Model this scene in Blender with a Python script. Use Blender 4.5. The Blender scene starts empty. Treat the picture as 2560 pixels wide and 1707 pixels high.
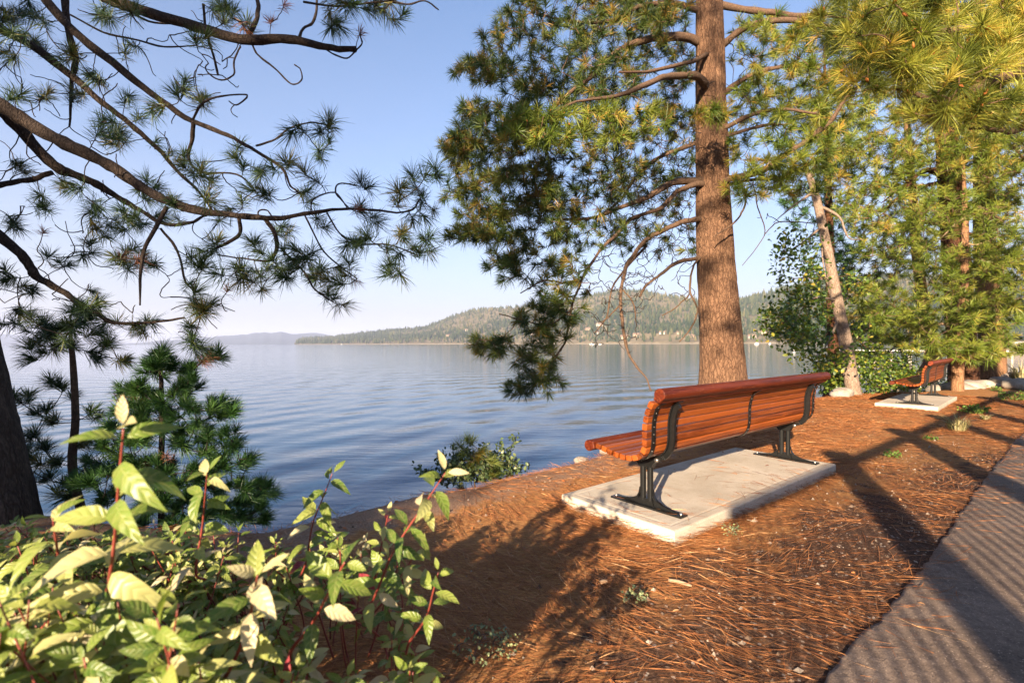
import bpy, math, random
import numpy as np
from mathutils import Vector
random.seed(7); RNG = np.random.default_rng(11)
SC = bpy.context.scene; COL = SC.collection
# ------------------------------------------------------------------ camera, light, exposure
CAMZ = 1.24; FPX = 1232.0; ROLL = 0.0035
cam_d = bpy.data.cameras.new('camera'); cam = bpy.data.objects.new('camera', cam_d); COL.objects.link(cam)
cam.location = (0, 0, CAMZ); cam.rotation_euler = (math.pi/2, ROLL, 0)
cam_d.sensor_width = 36; cam_d.lens = 36*FPX/2560; cam_d.shift_y = 5/2560
cam_d.clip_start = 0.05; cam_d.clip_end = 90000
cam_d.dof.use_dof = True; cam_d.dof.focus_distance = 4.6; cam_d.dof.aperture_fstop = 3.2
SC.camera = cam
SUN_EL = math.radians(16.8); SUN_AZ = math.atan2(-.41, -.912)      # azimuth from +Y clockwise
S = Vector((math.sin(SUN_AZ)*math.cos(SUN_EL), math.cos(SUN_AZ)*math.cos(SUN_EL), math.sin(SUN_EL)))
world = bpy.data.worlds.new('World'); SC.world = world; world.use_nodes = True
wn = world.node_tree; bg = wn.nodes['Background']
sky = wn.nodes.new('ShaderNodeTexSky'); sky.sky_type = 'NISHITA'; sky.sun_disc = False
sky.sun_elevation = SUN_EL; sky.sun_rotation = SUN_AZ % (2*math.pi)
sky.air_density = 1.0; sky.dust_density = 0.6; sky.ozone_density = 1.6; sky.altitude = 1900
# pale band of haze low over the horizon, added to the sky itself
_tc = wn.nodes.new('ShaderNodeTexCoord'); _sp = wn.nodes.new('ShaderNodeSeparateXYZ'); wn.links.new(_tc.outputs['Generated'], _sp.inputs[0])
_rp = wn.nodes.new('ShaderNodeValToRGB'); _e = _rp.color_ramp.elements; _e[0].position = 0.0; _e[0].color = (.92,)*3+(1,); _e[1].position = .62; _e[1].color = (.12,)*3+(1,)
for _p, _v in ((.06, .90), (.16, .66), (.32, .36)):
    _q = _e.new(_p); _q.color = (_v,)*3+(1,)
wn.links.new(_sp.outputs['Z'], _rp.inputs[0])
_mx = wn.nodes.new('ShaderNodeMix'); _mx.data_type = 'RGBA'; wn.links.new(_rp.outputs[0], _mx.inputs[0]); _ti = wn.nodes.new('ShaderNodeMix'); _ti.data_type = 'RGBA'; _ti.blend_type = 'MULTIPLY'; _ti.inputs[0].default_value = 1; _ti.inputs[7].default_value = (.64, .90, 1.08, 1)
wn.links.new(sky.outputs[0], _ti.inputs[6]); wn.links.new(_ti.outputs[2], _mx.inputs[6])
_mx.inputs[7].default_value = (2.86, 2.64, 2.72, 1)
wn.links.new(_mx.outputs[2], bg.inputs[0]); bg.inputs[1].default_value = 0.067
sun_d = bpy.data.lights.new('sun', 'SUN'); sun_d.energy = 4.7; sun_d.angle = math.radians(0.65); sun_d.color = (1.0, 0.81, 0.58)
sun = bpy.data.objects.new('sun', sun_d); COL.objects.link(sun); sun.rotation_euler = S.to_track_quat('Z', 'Y').to_euler()
SC.view_settings.view_transform = 'Standard'; SC.view_settings.look = 'None'; SC.view_settings.gamma = 1.0
SC.view_settings.exposure = 2.05
SC.render.engine = 'CYCLES'; cy = SC.cycles
cy.use_denoising = True; cy.max_bounces = 6; cy.transparent_max_bounces = 4; cy.diffuse_bounces = 3; cy.glossy_bounces = 3
cy.volume_bounces = 0; cy.use_adaptive_sampling = True; cy.adaptive_threshold = 0.015
try: cy.denoiser = 'OPENIMAGEDENOISE'; cy.denoising_prefilter = 'ACCURATE'
except Exception: pass

# ------------------------------------------------------------------ coordinates
TH = math.radians(38.69); CT, ST = math.cos(TH), math.sin(TH)
D1 = np.array([-ST, CT, 0.]); D2 = np.array([CT, ST, 0.])          # towards the lake / along the bench
def uvp(u, v, z=0.): return D1*u + D2*v + np.array([0, 0, z])
def touv(x, y): return -ST*x + CT*y, CT*x + ST*y
def atn(nx, ny, d): return np.array([(nx-1280)/FPX*d, d, CAMZ + (858.5-ROLL*(nx-1280)-ny)/FPX*d])
def at(dx, dy, d): return atn(dx*1.08844, dy*1.08844, d)
def vhash(i, j, k, s):
    h = (i*374761393 + j*668265263 + k*2147483647 + s*144665) & 0xffffffff
    h = ((h ^ (h >> 13))*1274126177) & 0xffffffff
    return ((h ^ (h >> 16)) & 0xffff)/65535.0
def vnoise(x, y, z=0., s=0):
    x = np.asarray(x, float); y = np.asarray(y, float); z = np.zeros_like(x)+z
    i, j, k = np.floor(x).astype(np.int64), np.floor(y).astype(np.int64), np.floor(z).astype(np.int64)
    f, g, h = x-i, y-j, z-k
    f, g, h = f*f*(3-2*f), g*g*(3-2*g), h*h*(3-2*h)
    r = 0
    for a in (0, 1):
        for b in (0, 1):
            for c in (0, 1):
                r = r + vhash(i+a, j+b, k+c, s)*(f if a else 1-f)*(g if b else 1-g)*(h if c else 1-h)
    return r
def fbm(x, y, o=4, s=0, z=0.):
    r, a, t = 0, 1., 0
    for q in range(o):
        r = r + a*vnoise(np.asarray(x)*2**q, np.asarray(y)*2**q, z, s+q); t += a; a *= .5
    return r/t
def sstep(a, b, x):
    t = np.clip((np.asarray(x, float)-a)/(b-a), 0, 1); return t*t*(3-2*t)
def unit(a): return a/np.maximum(np.linalg.norm(a, axis=-1, keepdims=True), 1e-9)

# ------------------------------------------------------------------ mesh helpers
class G:
    def __init__(s): s.v = []; s.f = []; s.t = []; s.n = 0; s.uv = []
    def add(s, verts, faces, tint=0.5):
        verts = np.asarray(verts, float).reshape(-1, 3)
        for f in (faces if isinstance(faces, list) else [faces]):
            f = np.asarray(f, np.int64)
            if f.ndim == 1: f = f[None]
            s.f.append(f + s.n)
        s.v.append(verts); s.t.append(np.broadcast_to(np.asarray(tint, float), (len(verts),))); s.n += len(verts)
    def tube(s, pts, rad, seg=6, tint=.5, cap=True):
        P = np.asarray(pts, float); n = len(P); R = np.broadcast_to(np.asarray(rad, float), (n,))
        T = unit(np.gradient(P, axis=0)); ref = np.array([.31, .17, .93]) if abs(T[0, 2]) < .9 else np.array([1., .2, 0])
        N = np.cross(T[0], ref); N /= np.linalg.norm(N); NN = []
        for i in range(n):
            N = N - T[i]*(N@T[i]); N /= max(np.linalg.norm(N), 1e-9); NN.append(N)
        NN = np.array(NN); B = np.cross(T, NN); a = np.arange(seg)/seg*2*np.pi
        V = P[:, None] + R[:, None, None]*(np.cos(a)[None, :, None]*NN[:, None] + np.sin(a)[None, :, None]*B[:, None])
        i, j = np.meshgrid(np.arange(n-1), np.arange(seg), indexing='ij'); j2 = (j+1) % seg
        F = np.stack([i*seg+j, i*seg+j2, (i+1)*seg+j2, (i+1)*seg+j], -1).reshape(-1, 4); fs = [F]
        if cap: fs += [np.arange(seg)[::-1], np.arange(seg)+(n-1)*seg]
        s.add(V, fs, tint)
    def box(s, x0, x1, y0, y1, z0, z1, tint=.5):
        v = [(x, y, z) for z in (z0, z1) for y in (y0, y1) for x in (x0, x1)]
        s.add(v, np.array([[0, 2, 3, 1], [4, 5, 7, 6], [0, 1, 5, 4], [2, 6, 7, 3], [0, 4, 6, 2], [1, 3, 7, 5]]), tint)
    def prism(s, poly, x0, x1, tint=.5, bev=0.):                     # poly in (y,z), extruded along x
        p = np.asarray(poly, float); n = len(p)
        area = np.sum(p[:, 0]*np.roll(p[:, 1], -1)-np.roll(p[:, 0], -1)*p[:, 1])
        if area < 0: p = p[::-1]
        c = p.mean(0); rings = []
        if bev > 0:
            k = 1-bev/np.maximum(np.linalg.norm(p-c, axis=1), 1e-6)[:, None]; q = c+(p-c)*k
            rings = [(q, x0), (p, x0+bev), (p, x1-bev), (q, x1)]
        else: rings = [(p, x0), (p, x1)]
        V = np.concatenate([np.column_stack([np.full(n, x), r]) for r, x in rings]); fs = []
        for r in range(len(rings)-1):
            j = np.arange(n); j2 = (j+1) % n; fs.append(np.stack([r*n+j, r*n+j2, (r+1)*n+j2, (r+1)*n+j], -1))
        fs += [np.arange(n)[::-1], np.arange(n)+(len(rings)-1)*n]
        s.add(V, fs, tint)
    def build(s, name, mat, parent=None, smooth=True, loc=None):
        me = bpy.data.meshes.new(name); V = np.concatenate(s.v) if s.v else np.zeros((0, 3))
        if loc is not None: V = V-np.asarray(loc)
        me.vertices.add(len(V)); me.vertices.foreach_set('co', V.astype(np.float32).ravel())
        tot = np.concatenate([np.full(len(f), f.shape[1]) for f in s.f]); lo = np.concatenate([f.ravel() for f in s.f])
        me.loops.add(len(lo)); me.loops.foreach_set('vertex_index', lo.astype(np.int32))
        me.polygons.add(len(tot)); me.polygons.foreach_set('loop_start', np.concatenate([[0], np.cumsum(tot)[:-1]]).astype(np.int32))
        me.polygons.foreach_set('use_smooth', np.full(len(tot), bool(smooth)))
        me.update(calc_edges=True)
        at_ = me.attributes.new('tint', 'FLOAT', 'POINT'); at_.data.foreach_set('value', np.concatenate(s.t).astype(np.float32))
        if s.uv:
            a2 = me.attributes.new('leafuv', 'FLOAT_VECTOR', 'POINT'); a2.data.foreach_set('vector', np.concatenate(s.uv).astype(np.float32).ravel())
        me.materials.append(mat); o = bpy.data.objects.new(name, me); COL.objects.link(o)
        if parent is not None: o.parent = parent
        if loc is not None: o.location = loc
        return o
def tag(o, label=None, cat=None, group=None, kind=None):
    for k, v in (('label', label), ('category', cat), ('group', group), ('kind', kind)):
        if v: o[k] = v
    return o
def thing(name, loc, label, cat, group=None, rz=0):
    o = bpy.data.objects.new(name, None); COL.objects.link(o); o.location = tuple(float(c) for c in loc); o.rotation_euler.z = rz
    o.empty_display_size = .1; return tag(o, label, cat, group)
def copy_tree(o, parent=None):
    c = o.copy(); COL.objects.link(c)
    if parent is not None: c.parent = parent
    for ch in list(o.children): copy_tree(ch, c)
    return c
def smoothpath(pts, n=None, per=5):
    P = np.asarray(pts, float)
    if len(P) < 3: return np.linspace(P[0], P[-1], n or per+1)
    Q = np.vstack([2*P[0]-P[1], P, 2*P[-1]-P[-2]]); out = []
    for i in range(1, len(Q)-2):
        for t in np.arange(per)/per:
            a, b, c, d = Q[i-1], Q[i], Q[i+1], Q[i+2]
            out.append(.5*(2*b+(c-a)*t+(2*a-5*b+4*c-d)*t*t+(3*b-a-3*c+d)*t**3))
    return np.array(out+[P[-1]])
# ------------------------------------------------------------------ materials
def newmat(name):
    m = bpy.data.materials.new(name); m.use_nodes = True; nt = m.node_tree
    return m, nt, nt.nodes['Principled BSDF']
def N(nt, t, **kw):
    n = nt.nodes.new('ShaderNode'+t)
    for k, v in kw.items():
        if k.startswith('i_'):
            k = k[2:]; n.inputs[int(k) if k.isdigit() else k.replace('_', ' ')].default_value = v
        else: setattr(n, k, v)
    return n
def ramp(nt, src, stops):
    r = N(nt, 'ValToRGB'); e = r.color_ramp.elements
    while len(e) < len(stops): e.new(.5)
    for q, (p, c) in zip(e, stops): q.position = p; q.color = (*c, 1)
    nt.links.new(src, r.inputs[0]); return r.outputs[0]
def mapped(nt, scale=(1, 1, 1), rot=(0, 0, 0), coord='Object'):
    tc = N(nt, 'TexCoord'); mp = N(nt, 'Mapping'); mp.inputs['Scale'].default_value = scale; mp.inputs['Rotation'].default_value = rot
    nt.links.new(tc.outputs[coord], mp.inputs[0]); return mp.outputs[0]
def noise(nt, vec, scale, detail=4, rough=.6, dist=0):
    n = N(nt, 'TexNoise'); n.inputs['Scale'].default_value = scale; n.inputs['Detail'].default_value = detail
    n.inputs['Roughness'].default_value = rough; n.inputs['Distortion'].default_value = dist
    if vec is not None: nt.links.new(vec, n.inputs['Vector'])
    return n.outputs['Fac']
def mix(nt, f, a, b, mode='MIX'):
    m = N(nt, 'Mix', data_type='RGBA', blend_type=mode)
    for v, i in ((f, 0), (a, 6), (b, 7)):
        if isinstance(v, (int, float)): m.inputs[i].default_value = v
        elif isinstance(v, tuple): m.inputs[i].default_value = (*v, 1)
        else: nt.links.new(v, m.inputs[i])
    return m.outputs[2]
def math_(nt, op, a, b=None, c=None):
    m = N(nt, 'Math', operation=op)
    for i, v in enumerate((a, b, c)):
        if v is None: continue
        if isinstance(v, (int, float)): m.inputs[i].default_value = v
        else: nt.links.new(v, m.inputs[i])
    return m.outputs[0]
def bump(nt, bs, h, strength=1, dist=.01, nrm=None):
    b = N(nt, 'Bump'); b.inputs['Strength'].default_value = strength; b.inputs['Distance'].default_value = dist
    nt.links.new(h, b.inputs['Height'])
    if nrm is not None: nt.links.new(nrm, b.inputs['Normal'])
    if bs is not None: nt.links.new(b.outputs[0], bs.inputs['Normal'])
    return b.outputs[0]
def leafveins(nt, bs, c, rib):
    a = N(nt, 'Attribute', attribute_name='leafuv'); sp = N(nt, 'SeparateXYZ'); nt.links.new(a.outputs['Vector'], sp.inputs[0])
    ay = math_(nt, 'ABSOLUTE', sp.outputs['Y']); w = math_(nt, 'ABSOLUTE', math_(nt, 'SINE', math_(nt, 'MULTIPLY', math_(nt, 'SUBTRACT', sp.outputs['X'], math_(nt, 'MULTIPLY', ay, .22)), 19)))
    vein = math_(nt, 'MAXIMUM', math_(nt, 'SUBTRACT', 1, math_(nt, 'MULTIPLY', w, 3.2)), math_(nt, 'SUBTRACT', 1, math_(nt, 'MULTIPLY', ay, 9)))
    vein = math_(nt, 'MAXIMUM', vein, 0); mott = noise(nt, mapped(nt), 60, 4, .6)
    c = mix(nt, math_(nt, 'MULTIPLY', vein, .38), c, rib); c = mix(nt, ramp(nt, mott, [(.42, (0, 0, 0)), (.68, (.55, .55, .55))]), c, mix(nt, .35, c, (.50, .40, .16)))
    bump(nt, bs, math_(nt, 'ADD', math_(nt, 'MULTIPLY', w, .6), math_(nt, 'MULTIPLY', mott, .5)), .7, .0022); return c
def tintmat(name, stops, rough=.55, trans=.3, spec=.3, extra=None, gloss_tint=None):
    """thin foliage: colour by the 'tint' each needle or leaf carries, some light through it"""
    m, nt, bs = newmat(name); a = N(nt, 'Attribute', attribute_name='tint')
    c = ramp(nt, a.outputs['Fac'], stops)
    if extra: c = extra(nt, bs, c)
    nt.links.new(c, bs.inputs['Base Color']); bs.inputs['Roughness'].default_value = rough; bs.inputs['Specular IOR Level'].default_value = spec
    if trans > 0:
        tr = N(nt, 'BsdfTranslucent'); tc = mix(nt, .5, c, (1.0, .95, .35), 'MULTIPLY'); nt.links.new(tc, tr.inputs[0])
        ms = N(nt, 'MixShader'); ms.inputs[0].default_value = trans
        nt.links.new(bs.outputs[0], ms.inputs[1]); nt.links.new(tr.outputs[0], ms.inputs[2])
        nt.links.new(ms.outputs[0], nt.nodes['Material Output'].inputs[0])
    return m
def plain(name, col, rough=.5, metal=0., spec=.5, var=.0, scale=30):
    m, nt, bs = newmat(name); bs.inputs['Roughness'].default_value = rough; bs.inputs['Metallic'].default_value = metal
    bs.inputs['Specular IOR Level'].default_value = spec
    nz = noise(nt, mapped(nt), scale, 5)
    c = ramp(nt, nz, [(.25, tuple(x*(1-var) for x in col)), (.75, tuple(min(1, x*(1+var)) for x in col))])
    nt.links.new(c, bs.inputs['Base Color']); return m
def barkmat(name, dark, mid, light, sx=9, sz=2.2, bd=.02):
    m, nt, bs = newmat(name); bs.inputs['Roughness'].default_value = .9; bs.inputs['Specular IOR Level'].default_value = .15
    v = mapped(nt, (sx, sx, sz)); w = N(nt, 'TexVoronoi', feature='DISTANCE_TO_EDGE'); w.inputs['Scale'].default_value = 1.6
    nz = noise(nt, v, 2.2, 6, .65); dv = N(nt, 'VectorMath', operation='ADD'); ns = N(nt, 'TexNoise'); ns.inputs['Scale'].default_value = 1.5
    nt.links.new(v, ns.inputs['Vector']); nt.links.new(v, dv.inputs[0]); nt.links.new(ns.outputs['Color'], dv.inputs[1]); nt.links.new(dv.outputs[0], w.inputs['Vector'])
    fine = noise(nt, mapped(nt, (sx*4, sx*4, sz*3)), 3, 5, .7)
    cr = ramp(nt, w.outputs['Distance'], [(.0, (0, 0, 0)), (.14, (1, 1, 1))])
    c1 = ramp(nt, nz, [(.3, mid), (.68, light)]); c2 = mix(nt, ramp(nt, fine, [(.3, (0, 0, 0)), (.7, (1, 1, 1))]), dark, c1)
    c3 = mix(nt, cr, mix(nt, .5, dark, c2), c2); nt.links.new(c3, bs.inputs['Base Color'])
    h = math_(nt, 'ADD', math_(nt, 'MULTIPLY', cr, .6), math_(nt, 'MULTIPLY', fine, .8)); bump(nt, bs, h, .8, bd)
    return m
M = {}
M['bark_main'] = barkmat('pine_bark', (.055, .028, .018), (.19, .10, .06), (.41, .235, .138), 13, 4.2, .035)
M['bark_left'] = barkmat('dark_pine_bark', (.03, .022, .018), (.09, .065, .055), (.16, .12, .10), 8, 2.6, .03)
M['bark_red'] = barkmat('red_pine_bark', (.035, .015, .009), (.11, .046, .026), (.19, .085, .045), 6, 1.6, .03)
M['bark_tan'] = barkmat('tan_pine_bark', (.12, .06, .03), (.30, .15, .08), (.42, .24, .13), 6, 1.6, .02)
M['bark_pale'] = barkmat('pale_bark', (.12, .08, .055), (.28, .20, .15), (.42, .32, .25), 7, 4, .014)
M['twig_dark'] = plain('dark_twig', (.036, .025, .02), .85, 0, .2, .35, 40)
M['limb_dark'] = barkmat('limb_bark', (.014, .010, .009), (.05, .035, .027), (.12, .085, .065), 20, 8, .016)  # bark darkened to carry shade missing on the left pine's limbs
M['limb_brown'] = barkmat('brown_limb_bark', (.05, .03, .02), (.14, .085, .055), (.24, .15, .10), 18, 10, .006)
M['twig_brown'] = plain('brown_twig', (.12, .07, .045), .85, 0, .2, .4, 40)
M['twig_pale'] = plain('pale_twig', (.33, .22, .14), .85, 0, .2, .3, 40)
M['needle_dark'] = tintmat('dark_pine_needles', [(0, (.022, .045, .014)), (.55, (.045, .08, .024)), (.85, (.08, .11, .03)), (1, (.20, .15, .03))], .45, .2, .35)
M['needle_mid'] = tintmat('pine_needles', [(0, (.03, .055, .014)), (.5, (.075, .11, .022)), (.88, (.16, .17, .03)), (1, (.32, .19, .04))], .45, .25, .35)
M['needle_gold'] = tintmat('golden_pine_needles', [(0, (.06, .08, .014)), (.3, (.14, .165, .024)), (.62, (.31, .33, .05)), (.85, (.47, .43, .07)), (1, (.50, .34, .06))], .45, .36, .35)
M['needle_sunlit'] = tintmat('sunlit_pine_needles', [(0, (.06, .10, .014)), (.5, (.17, .22, .028)), (.9, (.30, .29, .05)), (1, (.42, .26, .05))], .45, .3, .3)  # brighter, yellower copy: sunlight on the lit tufts put into the colour
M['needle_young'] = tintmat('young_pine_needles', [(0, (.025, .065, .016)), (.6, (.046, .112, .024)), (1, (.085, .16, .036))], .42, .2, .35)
M['needle_dead'] = tintmat('dead_pine_needles', [(0, (.14, .05, .03)), (1, (.26, .11, .06))], .7, .15, .2)
M['bud'] = plain('orange_bud', (.42, .14, .04), .6, 0, .3, .3, 60)
# ------------------------------------------------------------------ terrain height
EV = [-80, -20, -8, -4, -2, -1.2, -.4, .3, .78, 1.4, 2.1, 2.5, 3.2, 4.1, 7, 10, 13, 14.5, 16.5, 19, 24, 33, 60, 300]
EU = [12, 12, 9, 7.4, 6.3, 5.8, 5.2, 4.3, 3.82, 3.82, 3.9, 3.72, 3.74, 3.84, 4.15, 4.5, 4.75, 4.6, 3.7, 3.15, 3.1, 3.1, 4, 4]
WATER_Z = -1.3
def shore(x, y):
    u, v = touv(np.asarray(x, float), np.asarray(y, float))
    return u - np.interp(v, EV, EU) - .10*(fbm(v*1.3, v*0+3.1, 3, 5)-.5), u, v
def gz(x, y):
    s, u, v = shore(x, y); k = .16
    drop = k*np.log1p(np.exp(np.clip((s+.02)/k, -30, 30)))*.72
    z = -.07*sstep(7, 13, v) - np.minimum(drop, 4.0)
    near = np.exp(-np.maximum(np.hypot(x, y)-4, 0)/14)
    z = z + near*(.035*(fbm(np.asarray(x)*1.1, np.asarray(y)*1.1, 3, 1)-.5) + .012*(fbm(np.asarray(x)*6, np.asarray(y)*6, 3, 2)-.5))
    return z
def gz1(x, y): return float(gz(np.array([x]), np.array([y]))[0])
def build_ground():
    def axis(lo, hi, fine0, fine1, st, gr=1.22):
        a = list(np.arange(fine0, fine1, st)); d = st
        while a[-1] < hi: d *= gr; a.append(a[-1]+d)
        d = st; b = [fine0]
        while b[-1] > lo: d *= gr; b.append(b[-1]-d)
        return np.array(b[::-1][:-1]+a)
    U = axis(-40, 9.5, .4, 6.6, .045, 1.15); V = axis(-60, 70, -2.5, 9, .05, 1.06)
    uu, vv = np.meshgrid(U, V, indexing='ij'); P = uu[..., None]*D1 + vv[..., None]*D2
    P[..., 2] = gz(P[..., 0], P[..., 1]); n, m = uu.shape
    i, j = np.meshgrid(np.arange(n-1), np.arange(m-1), indexing='ij')
    F = np.stack([i*m+j, (i+1)*m+j, (i+1)*m+j+1, i*m+j+1], -1).reshape(-1, 4)[:, ::-1]
    g = G(); g.add(P, F)
    m_, nt, bs = newmat('pine_litter_soil'); bs.inputs['Roughness'].default_value = .95; bs.inputs['Specular IOR Level'].default_value = .15
    v = mapped(nt, (1, 1, 1), (0, 0, -TH)); sp = N(nt, 'SeparateXYZ'); nt.links.new(v, sp.inputs[0])   # x along the bench, y towards the lake
    big = noise(nt, v, .9, 4, .6); mid = noise(nt, v, 6, 5, .65); fine = noise(nt, v, 70, 4, .7)
    fib = noise(nt, mapped(nt, (9, 60, 20), (0, 0, .15)), 2.2, 4, .7, .8); fib2 = noise(nt, mapped(nt, (14, 70, 20), (0, 0, -.5)), 2.0, 4, .7, .8)
    fibs = math_(nt, 'MULTIPLY', math_(nt, 'ADD', fib, fib2), .5)
    lit = ramp(nt, fibs, [(.34, (.10, .040, .016)), (.46, (.28, .122, .044)), (.56, (.48, .235, .085)), (.66, (.64, .39, .17))])
    speck = N(nt, 'TexVoronoi'); speck.inputs['Scale'].default_value = 85; nt.links.new(v, speck.inputs['Vector'])
    soil = ramp(nt, fine, [(.32, (.03, .016, .010)), (.55, (.105, .055, .034)), (.72, (.24, .15, .10))])
    soil = mix(nt, ramp(nt, speck.outputs['Color'], [(.86, (0, 0, 0)), (.9, (1, 1, 1))]), soil, (.42, .33, .26))
    sand = ramp(nt, fine, [(.3, (.16, .09, .055)), (.6, (.34, .21, .135)), (.75, (.45, .31, .21))])
    # where the needle carpet thins out: near the path and along the bank edge
    near_path = N(nt, 'MapRange'); near_path.inputs[1].default_value = .9; near_path.inputs[2].default_value = 2.1; near_path.inputs[3].default_value = .62; near_path.inputs[4].default_value = 0
    nt.links.new(sp.outputs['Y'], near_path.inputs[0])
    nv = N(nt, 'MapRange'); nv.inputs[1].default_value = 4.5; nv.inputs[2].default_value = 8; nv.inputs[3].default_value = 1; nv.inputs[4].default_value = .35
    nt.links.new(sp.outputs['X'], nv.inputs[0])
    f1 = math_(nt, 'MULTIPLY', near_path.outputs[0], nv.outputs[0])
    msk = math_(nt, 'ADD', math_(nt, 'SUBTRACT', math_(nt, 'MULTIPLY', mid, 1.0), .5), math_(nt, 'ADD', f1, math_(nt, 'MULTIPLY', math_(nt, 'SUBTRACT', big, .5), .8)))
    c = mix(nt, ramp(nt, msk, [(.22, (0, 0, 0)), (.42, (1, 1, 1))]), lit, soil)
    edge = N(nt, 'MapRange'); edge.inputs[1].default_value = 2.75; edge.inputs[2].default_value = 3.5; nt.links.new(sp.outputs['Y'], edge.inputs[0])
    ev = N(nt, 'MapRange'); ev.inputs[1].default_value = 4.6; ev.inputs[2].default_value = 6.5; ev.inputs[3].default_value = 1; ev.inputs[4].default_value = .35; nt.links.new(sp.outputs['X'], ev.inputs[0])
    em = math_(nt, 'ADD', math_(nt, 'MULTIPLY', edge.outputs[0], ev.outputs[0]), math_(nt, 'MULTIPLY', math_(nt, 'SUBTRACT', mid, .5), 1.3))
    c = mix(nt, ramp(nt, em, [(.4, (0, 0, 0)), (.62, (1, 1, 1))]), c, sand)
    nt.links.new(c, bs.inputs['Base Color'])
    h = math_(nt, 'ADD', math_(nt, 'MULTIPLY', fine, .5), math_(nt, 'MULTIPLY', fibs, 1.0)); bump(nt, bs, h, .9, .012)
    tag(g.build('ground', m_), kind='structure')
build_ground()
# ------------------------------------------------------------------ path
def build_path():
    PV = [-30, 0, 2, 3.16, 3.62, 4.0, 4.84, 6.4, 8.44, 8.8, 11, 20, 60]; PU = [.62, .66, .69, .713, .737, .75, .78, .80, .90, .88, .9, 1.0, 1.2]
    V = np.concatenate([np.arange(-30, -1, .5), np.arange(-1, 9, .03), np.arange(9, 60, .5)]); n = len(V)
    jag = .035*(fbm(V*5, V*0, 4, 9)-.5) + .02*(fbm(V*22, V*0, 3, 12)-.5) + .05*(fbm(V*.9, V*0, 2, 17)-.5)
    E = np.interp(V, PV, PU)+jag*np.where(np.abs(V-4) < 6, 1, 1); offs = [0, -.012, -.03, -.08, -.25, -.6, -1.1, -1.72]
    rows = []
    for k, o in enumerate(offs):
        P = (E+o)[:, None]*D1 + V[:, None]*D2
        top = .012+.022*(1-math.exp(o*12)) if o < 0 else -.05
        P[:, 2] = np.where(np.abs(V) < 40, gz(P[:, 0], P[:, 1])*.4, 0) + top + (0.004*(fbm(V*9+k*3, V*0+k, 3, 21)-.5) if k in (1, 2) else 0); rows.append(P)
    A = np.array(rows); m = n; i, j = np.meshgrid(np.arange(len(offs)-1), np.arange(n-1), indexing='ij')
    F = np.stack([i*m+j, i*m+j+1, (i+1)*m+j+1, (i+1)*m+j], -1).reshape(-1, 4)[:, ::-1]
    g = G(); g.add(A, F[:, ::-1])
    m_, nt, bs = newmat('worn_asphalt'); bs.inputs['Roughness'].default_value = .85; bs.inputs['Specular IOR Level'].default_value = .25
    v = mapped(nt); fine = noise(nt, v, 160, 3, .7); mid = noise(nt, v, 28, 4, .7); big = noise(nt, v, 2.5, 4)
    vo = N(nt, 'TexVoronoi'); vo.inputs['Scale'].default_value = 190; nt.links.new(v, vo.inputs['Vector'])
    c = ramp(nt, math_(nt, 'MULTIPLY', math_(nt, 'ADD', math_(nt, 'ADD', fine, mid), big), .333), [(.36, (.065, .047, .037)), (.52, (.185, .132, .10)), (.66, (.32, .235, .178))])
    c = mix(nt, ramp(nt, vo.outputs['Color'], [(.82, (0, 0, 0)), (.9, (1, 1, 1))]), c, (.36, .265, .2))
    nt.links.new(c, bs.inputs['Base Color']); bump(nt, bs, math_(nt, 'ADD', fine, math_(nt, 'MULTIPLY', mid, 1.5)), .8, .006)
    tag(g.build('path', m_), kind='structure')
build_path()
# ------------------------------------------------------------------ water
def build_water():
    g = G(); r = 40000; g.add([(-r, -200, WATER_Z), (r, -200, WATER_Z), (r, r, WATER_Z), (-r, r, WATER_Z)], np.array([[0, 1, 2, 3]]))
    m, nt, bs = newmat('lake_water'); bs.inputs['Base Color'].default_value = (.012, .05, .11, 1); bs.inputs['Roughness'].default_value = .05
    bs.inputs['IOR'].default_value = 1.333; bs.inputs['Specular IOR Level'].default_value = .5
    def wave(ang, wl, dist, dsc, det=2):
        w = N(nt, 'TexWave', wave_type='BANDS', bands_direction='X', wave_profile='SIN'); w.inputs['Scale'].default_value = 1/wl*.314
        w.inputs['Distortion'].default_value = dist; w.inputs['Detail'].default_value = det; w.inputs['Detail Scale'].default_value = dsc
        nt.links.new(mapped(nt, (1, 1, 1), (0, 0, ang)), w.inputs['Vector']); return w.outputs['Fac']
    a = wave(math.radians(26), 1.35, 1.2, .35); b = wave(math.radians(58), 2.1, 2.0, .3)
    amp = noise(nt, mapped(nt, (.05, .05, .05)), 1.3, 3)
    c = noise(nt, mapped(nt, (2.4, 5.5, 1), (0, 0, math.radians(22))), 1.0, 3, .55); d = noise(nt, mapped(nt, (.25, .8, 1), (0, 0, .3)), 1.0, 3)
    sp = N(nt, 'SeparateXYZ'); nt.links.new(mapped(nt), sp.inputs[0]); fr = N(nt, 'MapRange'); fr.inputs[1].default_value = 14; fr.inputs[2].default_value = 60; fr.inputs[3].default_value = 1; fr.inputs[4].default_value = .12; nt.links.new(sp.outputs['Y'], fr.inputs[0])
    e = wave(math.radians(82), 3.2, 3.0, .22, 3)
    h = math_(nt, 'ADD', math_(nt, 'MULTIPLY', math_(nt, 'MULTIPLY', math_(nt, 'MULTIPLY', a, amp), fr.outputs[0]), .043), math_(nt, 'MULTIPLY', math_(nt, 'MULTIPLY', b, fr.outputs[0]), .022))
    h = math_(nt, 'ADD', h, math_(nt, 'MULTIPLY', math_(nt, 'MULTIPLY', e, amp), .036))
    h = math_(nt, 'ADD', h, math_(nt, 'MULTIPLY', c, .010)); h = math_(nt, 'ADD', h, math_(nt, 'MULTIPLY', d, .05))
    bump(nt, bs, h, 1.0, .8)
    tag(g.build('water', m, smooth=False), kind='structure')
build_water()
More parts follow.
